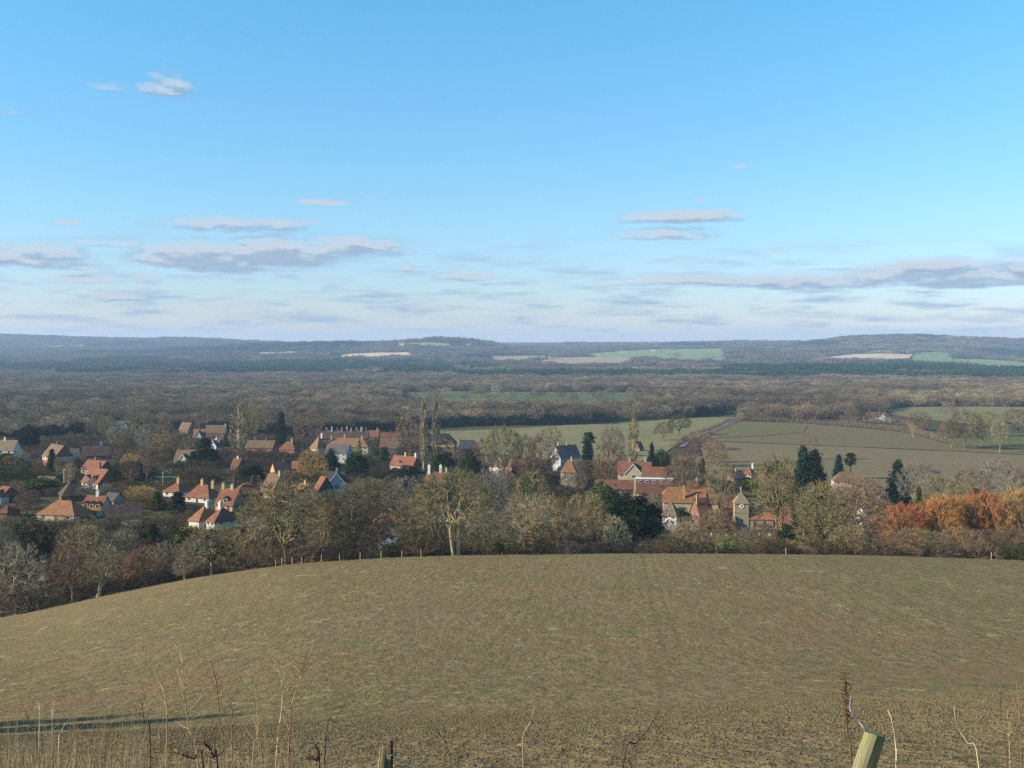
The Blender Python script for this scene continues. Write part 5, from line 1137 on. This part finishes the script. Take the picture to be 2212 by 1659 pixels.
# ------------------------------------------------------------------ fence posts along the brow
M_POSTW = mat('weathered_post', lambda n, p: n.mix(n.noise(objc(n), 6.), lin(196, 176, 128), lin(150, 132, 94)), .9, .1)
rP = random.Random(9)
FP = [(596, 1227), (609, 1225), (631, 1222), (652, 1219), (694, 1214), (734, 1209), (778, 1205), (823, 1203), (868, 1201), (910, 1200), (1698, 1200), (2141, 1211)]
ORD = ['leftmost', 'second', 'third', 'fourth', 'fifth', 'sixth', 'seventh', 'eighth', 'ninth', 'tenth', 'second from right', 'rightmost']
for i, (px, py) in enumerate(FP):
    d = 236; X, Y, Z = at(px, d); b = MB(); h = rP.uniform(1.35, 1.65); r = .075
    b.tube([Vector((0, 0, -.4)), Vector((0, 0, h)), Vector((0, 0, h+.06))], [r, r*.95, r*.4], 7)
    o = link('fence_post', b.build('fence_post', M_POSTW)); o.location = (X, Y, Z); o.rotation_euler = (R(rP.uniform(-3, 3)), R(rP.uniform(-5, 5)), 0)
    tag(o, f"{ORD[i]} thin fence post {'counted from the left ' if i < 10 else ''}along the brow", 'fence post', 'fence posts along the brow')

# ------------------------------------------------------------------ near ground cover: stubble tufts and clods
def m_tuft(n, p):
    oi = n.n('ShaderNodeObjectInfo'); cr = n.n('ShaderNodeValToRGB'); e = cr.color_ramp.elements
    cs = [(108, 94, 66), (136, 120, 86), (86, 88, 50), (104, 86, 62), (158, 140, 102), (76, 80, 44)]
    while len(e) < len(cs): e.new(.5)
    for i, c in enumerate(cs): e[i].position = i/(len(cs)-1); e[i].color = (*lin(*c), 1)
    n.L.new(oi.outputs['Random'], cr.inputs[0]); return cr.outputs[0]
M_TUFT = mat('stubble_tuft', m_tuft, .9, .1)
M_CLOD = mat('soil_clod', lambda n, p: n.mix(n.noise(pos(n), 9.), lin(92, 82, 62), lin(114, 102, 78)), .95, .03)
def tuft(seed, n=10, h=.05, spread_=.045):
    rnd = random.Random(seed); b = MB()
    for _ in range(n):
        p = Vector((rnd.gauss(0, spread_), rnd.gauss(0, spread_), -.01)); q = Vector((rnd.gauss(0, .6), rnd.gauss(0, .6), rnd.uniform(.5, 1))).normalized()
        b.blade(p, p+q*h*rnd.uniform(.5, 1.3), .004, rnd)
    return b.build('tuft_source', M_TUFT)
def clod(seed):
    rnd = random.Random(seed); b = MB(); n = 6
    for j, (z, r) in enumerate(((-.01, .03), (.012, .038), (.03, .02))):
        for k in range(n): q = 6.283*k/n; b.v.append(Vector((math.cos(q)*r*rnd.uniform(.7, 1.3), math.sin(q)*r*rnd.uniform(.7, 1.3), z+rnd.uniform(-.006, .006))))
    for j in range(2):
        for k in range(n): b.f.append((j*n+k, j*n+(k+1) % n, (j+1)*n+(k+1) % n, (j+1)*n+k))
    b.f.append(tuple(2*n+k for k in range(n))); return b.build('clod_source', M_CLOD)
TF = [tuft(700+i) for i in range(6)]+[clod(720+i) for i in range(2)]
n_ = 110000; Y = np.sqrt(nr.uniform(5.5**2, 29**2, n_)); X = nr.uniform(-.56, .56, n_)*(Y+1); kk = vnoise(X, Y, 3.5, 31)+.8*vnoise(X, Y, 1.1, 33)+nr.uniform(-1.6, 1.6, n_) > -.7; X = X[kk]; Y = Y[kk]
Z = ground(X, Y); s = nr.uniform(.25, .68, X.size)*np.clip(Y/14, .8, 1.25)
gn_scatter('stubble', TF, np.stack([X, Y, Z], -1), nr.uniform(0, 6.28, X.size), np.stack([s, s, s], -1), nr.randint(0, 8, X.size), 'short stubble, grass tufts and clods on the near slope')
n_ = 26000; Y = np.exp(nr.uniform(math.log(52), math.log(238), n_)); X = nr.uniform(-.5, .5, n_)*Y; kk = vnoise(X, Y*.4, 9, 41)+.6*vnoise(X, Y, 3, 42)+nr.uniform(-.8, .8, n_) > .1; X = X[kk]; Y = Y[kk]
Z = ground(X, Y); s = nr.uniform(.7, 1.7, X.size)*np.clip(Y/110, .8, 1.3)
gn_scatter('field_tufts', TF, np.stack([X, Y, Z], -1), nr.uniform(0, 6.28, X.size), np.stack([s, s, s], -1), nr.randint(0, 8, X.size), 'young shoots and straw lying across the big field')
n_ = 5000; Y = 236+nr.gamma(1.2, 3.5, n_); X = nr.uniform(-.5, .5, n_)*Y; Z = ground(X, Y); s = nr.uniform(2, 5, X.size)
gn_scatter('brow_grass', TF[:5], np.stack([X, Y, Z], -1), nr.uniform(0, 6.28, X.size), np.stack([s, s, s], -1), nr.randint(0, 5, X.size), 'rough straw coloured grass along the brow')

# ------------------------------------------------------------------ foreground: posts, wire, dead stems, dry grass
def PP(px, py, d): return Vector(((px-CX)/F*d, d, -(py-HY)/F*d))
def m_lichen(n, p):
    x = objc(n)
    g = n.noise(n.scale(x, 40, 40, 2.2), 1., 5, .65)
    c = n.mix(n.rng(g, .35, .65), lin(96, 90, 68), lin(140, 132, 96))
    c = n.mix(n.rng(n.noise(x, 14., 4, .7), .5, .7), c, lin(122, 120, 70))
    c = n.mix(n.rng(n.noise(n.scale(x, 60, 60, 1.5), 1., 3), .62, .68), c, lin(96, 78, 50))
    c = n.mix(n.rng(n.noise(x, 30., 3, .7), .66, .74), c, lin(168, 164, 146))
    bump(n, p, g, .7, .004); return c
M_LICH = mat('lichened_post', m_lichen, .8, .2)
M_WIRE = mat('galvanised_wire', lambda n, p: n.mix(n.noise(objc(n), 60.), (.20, .21, .22), (.12, .125, .13)), .4, .6)
def post(name, top, low, r, label, jag=False):
    axis = (top-low).normalized(); L = (top-low).length; b = MB(); n = 16; rings = 12; rnd = random.Random(4)
    for j in range(rings+1):
        t = j/rings
        for k in range(n):
            q = 6.283*k/n; rr = r*(1+.05*math.sin(3*q+1)+.03*math.sin(7*q)+.015*rnd.uniform(-1, 1)); z = t*L
            if j == rings: z += (.045*math.cos(q-2.2)+.02*math.sin(3*q) if jag else .006*math.cos(q+2)+rnd.uniform(-.002, .002)); rr *= .96
            b.v.append(Vector((math.cos(q)*rr, math.sin(q)*rr, z)))
    for j in range(rings):
        for k in range(n): b.f.append((j*n+k, j*n+(k+1) % n, (j+1)*n+(k+1) % n, (j+1)*n+k))
    c = len(b.v); b.v.append(Vector((0, 0, L-(.03 if jag else .002))))
    for k in range(n): b.f.append((rings*n+k, rings*n+(k+1) % n, c))
    me = b.build(name, M_LICH)
    o = link(name, me); o.location = low; o.rotation_euler = axis.to_track_quat('Z', 'Y').to_euler(); tag(o, label, 'fence post', 'leaning old fence posts in the foreground'); return o
d = 5.1; top = PP(1890, 1584, d); low = top+(PP(1858, 1680, d-.02)-top).normalized()*1.25
pr = post('old_fence_post', top, low, .049, 'leaning lichened fence post with a wire at its top, bottom right')
M_STAPLE = M_WIRE
d2 = 5.6; top2 = PP(833, 1632, d2); low2 = top2+(PP(825, 1700, d2)-top2).normalized()*1.1
post('old_fence_post', top2, low2, .036, 'split pointed lichened post stub beside a thin dark rod', True)
def tube_obj(name, pts, rs, m_, col_=None, n=6):
    b = MB(); b.tube([Vector(p) for p in pts], rs, n); o = link(name, b.build(name, m_, True))
    if col_: o.color = (*lin(*col_), 1)
    return o
def smoothpts(pts, k=4):
    P = [Vector(p) for p in pts]; out = []
    for i in range(len(P)-1):
        p0, p1, p2, p3 = P[max(i-1, 0)], P[i], P[i+1], P[min(i+2, len(P)-1)]
        for j in range(k):
            t = j/k; out.append(.5*((2*p1)+(p2-p0)*t+(2*p0-5*p1+4*p2-p3)*t*t+(-p0+3*p1-3*p2+p3)*t**3))
    out.append(P[-1]); return out
wp_ = smoothpts([PP(1871, 1581, d-.03), PP(1866, 1573, d-.03), PP(1854, 1557, d), PP(1840, 1539, d), PP(1836, 1527, d+.02), PP(1838, 1512, d+.02), PP(1839, 1503, d+.02)])
wo_ = tube_obj('fence_wire', wp_, [.0042]*len(wp_), M_WIRE); tag(wo_, 'bent galvanised wire sticking up from the leaning post', 'wire')
rd = tube_obj('iron_rod', [PP(846, 1740, 5.5), PP(846, 1650, 5.5), PP(846, 1600, 5.5)], [.008, .007, .007], M_TINT, (34, 30, 28)); tag(rd, 'thin dark rod beside the split post stub', 'rod')
bw = smoothpts([PP(838, 1634, 5.48), PP(850, 1631, 5.48), PP(858, 1632, 5.5), PP(864, 1627, 5.5)]); o = tube_obj('wire_end', bw, [.003]*len(bw), M_WIRE); tag(o, 'short curl of wire on the split post stub', 'wire')
rW = random.Random(12); nst = 0
def stalk(pts, d, col_, label, r=.004, br=(), seeds=False, name='dead_weed_stem', side=0, head=0):
    """a rooted dead stem; pts from low to high in photo pixels"""
    P = [PP(x, y, d+rW.uniform(-.04, .04)) for x, y in pts]
    g = Vector((P[0].x-(P[1].x-P[0].x)*1.2, d+rW.uniform(-.1, .1), gz(P[0].x, d)-.05)); P = [g]+P
    sp = smoothpts(P, 4); n = len(sp); root = tube_obj(name, sp, [r*.68*(1.35-.95*i/(n-1)) for i in range(n)], M_TINT, col_, 5)
    tag(root, label, 'weed', 'dead weed stems in the foreground')
    for q in br:
        bp = smoothpts([PP(x, y, d+.02*i*rW.uniform(-1, 1)) for i, (x, y) in enumerate(q)], 3)
        o = tube_obj('branch', bp, [r*.5*(1-.6*i/(len(bp)-1)) for i in range(len(bp))], M_TINT, col_, 4); o.parent = root
    # side twigs
    b = MB(); up_ = sp[n//3:]
    for _ in range(int(side*1.3)):
        k = rW.randrange(len(up_)-1); p = up_[k]; q = (Vector((rW.uniform(-1, 1), rW.uniform(-.6, .6), rW.uniform(.3, 1)))).normalized()*rW.uniform(.03, .11)
        m2 = p+q*.5+Vector((0, 0, -.01)); b.tube([p, m2, p+q], [r*.3, r*.24, r*.12], 3)
    if side: o = link('side_twigs', b.build('side_twigs', M_TINT), root); o.color = (*lin(*col_), 1)
    if head:
        b = MB()
        for _ in range(head):
            t = rW.random()**.8; k = max(1, int((1-t*.42)*(n-1))); p = sp[k]+Vector((rW.gauss(0, .009), rW.gauss(0, .009), rW.gauss(0, .012)))
            for _ in range(3): b.leaf(p, .0045, rW)
        o = link('seed_head', b.build('seed_head', M_TINT), root); o.color = (*lin(84, 58, 46), 1) if seeds else (*lin(*col_), 1)
    return root
ST = (178, 152, 112); RD = (146, 110, 82); DK = (92, 72, 56); PL = (206, 188, 148)
stalk([(428,1659),(408,1574),(399,1500),(394,1416)],5.,ST,'tallest forked straw coloured weed stem, left foreground',.0052,[[(394,1420),(386,1404),(376,1392)],[(399,1488),(411,1465),(413,1448),(417,1440)],[(399,1510),(388,1480),(378,1460)]],side=16)
stalk([(360,1608),(359,1514),(345,1475),(332,1446)],4.9,ST,'pale curved stem left of the tallest weed',.0042,[[(359,1520),(352,1508),(346,1500)]],side=8)
stalk([(325,1608),(312,1560),(307,1524),(297,1504)],5.1,DK,'dark bent stem left of the pale curved stem',.004,[[(307,1524),(313,1508),(316,1497)]],side=4)
stalk([(485,1659),(475,1557),(468,1480),(460,1450),(453,1426)],5.,RD,'reddish stem right of the tallest weed',.0048,[[(470,1500),(458,1470),(457,1455)],[(474,1545),(495,1520),(505,1505)]],side=14)
stalk([(502,1659),(503,1560),(499,1520),(485,1485)],5.05,RD,'short reddish stem with side twigs right of the tallest weed',.0042,side=12)
stalk([(596,1659),(608,1537),(610,1490),(603,1450),(596,1429)],5.1,ST,'left stem of the tall pair at x centre left',.0046,[[(610,1497),(618,1485),(624,1478)]],side=12)
stalk([(623,1659),(627,1580),(630,1524),(645,1480),(655,1440),(662,1419)],5.1,RD,'right stem of the tall pair, much branched',.005,[[(631,1520),(628,1500),(636,1465),(640,1455)],[(630,1524),(655,1500),(668,1478),(672,1465)]],side=20)
stalk([(557,1560),(545,1490),(535,1453)],5.4,ST,'faint thin stem between the tall pairs',.0026,side=6)
stalk([(704,1598),(722,1560),(740,1528),(750,1508)],5.2,DK,'dark leaning stem right of the tall pair',.0036,[[(733,1540),(742,1520),(746,1512)]])
stalk([(1345,1659),(1375,1605),(1400,1575),(1425,1535)],4.8,(70,56,46),'thick dark leaning stem in the centre foreground',.0056)
stalk([(1130,1659),(1130,1590),(1145,1560),(1155,1523)],5.,ST,'thin pale topped stem at the centre bottom',.0034)
stalk([(1022,1620),(1028,1560),(1026,1505)],5.3,RD,'faint reddish stem left of the pale topped stem',.0026,side=8)
stalk([(960,1659),(975,1600),(985,1560)],5.3,DK,'short dark stem right of the split post',.0026,side=8)
stalk([(1840,1650),(1832,1590),(1829,1544),(1827,1490),(1825,1450)],5.3,(104,70,54),'red brown dock with knobbly seed head by the leaning post',.0052,[[(1829,1500),(1838,1485),(1838,1475)],[(1828,1520),(1820,1500),(1818,1490)]],True,'dock_plant',8,105)
stalk([(1936,1659),(1935,1620),(1933,1591),(1926,1555),(1918,1534)],4.9,PL,'pale straw blade right of the leaning post',.0046)
stalk([(2115,1659),(2090,1605),(2070,1574),(2063,1545),(2061,1524)],5.,PL,'long pale curved stem at the right',.0036)
stalk([(2176,1659),(2170,1600),(2162,1544),(2160,1490)],5.1,DK,'upright dark stem at the right edge',.0036,side=12)
stalk([(2182,1640),(2180,1590),(2176,1534)],5.,ST,'short pale stem at the right edge',.003,[[(2180,1590),(2186,1572)]],side=6)
stalk([(2205,1600),(2203,1550),(2195,1466)],5.2,RD,'thin reddish stem touching the right edge',.003,side=10)
stalk([(82,1659),(85,1560),(86,1518)],5.,PL,'upright pale grass stem near the left edge',.0032,side=4)
stalk([(80,1610),(66,1570),(46,1515)],5.2,DK,'dark thin stem crossing near the left edge',.0028)
stalk([(112,1640),(112,1560),(117,1512)],5.1,PL,'second pale grass stem near the left edge',.0028,side=4)
stalk([(126,1640),(132,1590),(140,1562)],5.,PL,'pale blade right of the two pale grass stems',.003)
stalk([(228,1659),(230,1590),(228,1570)],5.,RD,'short reddish stem above the dry grass',.0034,side=12)
stalk([(165,1659),(167,1600),(168,1572)],5.1,RD,'slim reddish stem in the dry grass',.003,side=8)
stalk([(455,1659),(462,1600),(466,1560)],5.2,DK,'dark twiggy stem behind the reddish one',.0036,side=14)
stalk([(545,1659),(555,1590),(560,1545)],5.3,ST,'thin straw stem between the two pairs',.0028,side=8)
# bramble canes and the yellow flower
stalk([(440,1659),(420,1640),(395,1632),(365,1625),(330,1626)],4.9,(58,46,42),'arching dark bramble cane under the tall weeds',.0046,side=14,name='bramble_cane')
stalk([(470,1659),(462,1640),(458,1625),(448,1612),(440,1605)],4.9,(52,42,40),'dark crooked bramble cane beside the tall weeds',.0052,side=16,name='bramble_cane')
stalk([(690,1659),(685,1645),(678,1640),(665,1640)],4.9,(48,40,38),'dark knotted twig at the bottom, right of the tall pair',.0058,side=14,name='bramble_cane')
fl = stalk([(372,1659),(374,1640),(376,1628)],5.,(110,112,56),'small yellow flower on a green stem low among weeds',.003,name='yellow_flower')
b = MB()
for k in range(9):
    q = 6.283*k/9; c0 = PP(377, 1623, 5.); b.v += [c0, c0+Vector((math.cos(q)*.013, -.004, math.sin(q)*.013)), c0+Vector((math.cos(q+.5)*.013, .004, math.sin(q+.5)*.013))]; b.f.append((3*k, 3*k+1, 3*k+2))
o = link('petals', b.build('petals', mat('yellow_petal', lambda n, p: n.mix(n.noise(objc(n), 30.), lin(232, 206, 40), lin(212, 180, 30)), .6, .2)), fl)
# dry grass along the bottom
b = MB(); rG = random.Random(31)
dens = lambda px: 1. if px < 240 else .8 if px < 560 else .45 if px < 700 else .10
c_ = 0
while c_ < 3000:
    px = rG.uniform(-60, 2260)
    if rG.random() > dens(px): continue
    d = rG.uniform(4.3, 6.4); X = (px-CX)/F*d; z0 = gz(X, d)
    hmax = (1562 if px < 150 else 1580 if px < 330 else 1588 if px < 700 else 1630)
    ztop = -(hmax+abs(rG.gauss(0, 42))-HY)/F*d
    p = Vector((X, d, z0-.02)); L = max(.25, ztop-z0); q = Vector((rG.gauss(0, .16), rG.gauss(0, .1), 1)); m1 = p+q*L*.55; m2 = p+q*L+Vector((rG.gauss(0, .05), 0, -abs(rG.gauss(0, .03))))
    a = Vector((rG.uniform(.4, 1), rG.uniform(-1, 1), 0)).normalized()*rG.uniform(.0016, .0034); i = len(b.v)
    b.v += [p-a, p+a, m1+a*.8, m1-a*.8, m2]; b.f += [(i, i+1, i+2, i+3), (i+3, i+2, i+4)]; c_ += 1
for _ in range(230):
    px = rG.choice([rG.uniform(-40, 260), rG.uniform(200, 700), rG.uniform(700, 2230)]); d = rG.uniform(4.5, 6); X = (px-CX)/F*d; z0 = gz(X, d)
    zt = -((rG.uniform(1500, 1620) if px < 700 else rG.uniform(1560, 1650))-HY)/F*d; L = zt-z0; p = Vector((X, d, z0)); q = Vector((rG.gauss(0, .09), rG.gauss(0, .06), 1)).normalized()
    m1 = p+q*L*.6; m2 = p+q*L+Vector((rG.gauss(0, .05), 0, 0)); b.tube([p, m1, m2], [.0021, .0016, .0008], 3)
    for _ in range(rG.randrange(2, 9)):
        t = rG.uniform(.35, 1); a_ = p.lerp(m1, t/.6) if t < .6 else m1.lerp(m2, (t-.6)/.4); e_ = a_+Vector((rG.uniform(-1, 1), rG.uniform(-.4, .4), rG.uniform(.2, 1.1)))*rG.uniform(.02, .07); b.tube([a_, e_], [.0012, .0006], 3)
M_DRY = mat('dry_grass', lambda n, p: n.mix(n.rng(n.noise(pos(n), 9., 3), .35, .65), lin(170, 152, 116), lin(122, 104, 78)), .8, .15)
o = link('dry_grass', b.build('dry_grass', M_DRY)); tag(o, 'tall dry grass along the bottom edge', None, None, 'stuff')

# ------------------------------------------------------------------ the air
b = MB(); b.box(-9000, -120, -110, 9000, 15000, 95)
hm = bpy.data.materials.new('haze'); hm.use_nodes = True; t = hm.node_tree; t.nodes.clear()
ho = t.nodes.new('ShaderNodeOutputMaterial'); pv = t.nodes.new('ShaderNodeVolumePrincipled')
pv.inputs['Color'].default_value = (.54, .74, 1., 1); pv.inputs['Density'].default_value = 7e-5; pv.inputs['Anisotropy'].default_value = .1
t.links.new(pv.outputs[0], ho.inputs['Volume'])
o = link('haze', b.build('haze', hm)); tag(o, 'thin blue haze over the valley', None, None, 'stuff')
print('trees', NTREE, 'houses', len(HOUSES), 'objects', len(bpy.data.objects))
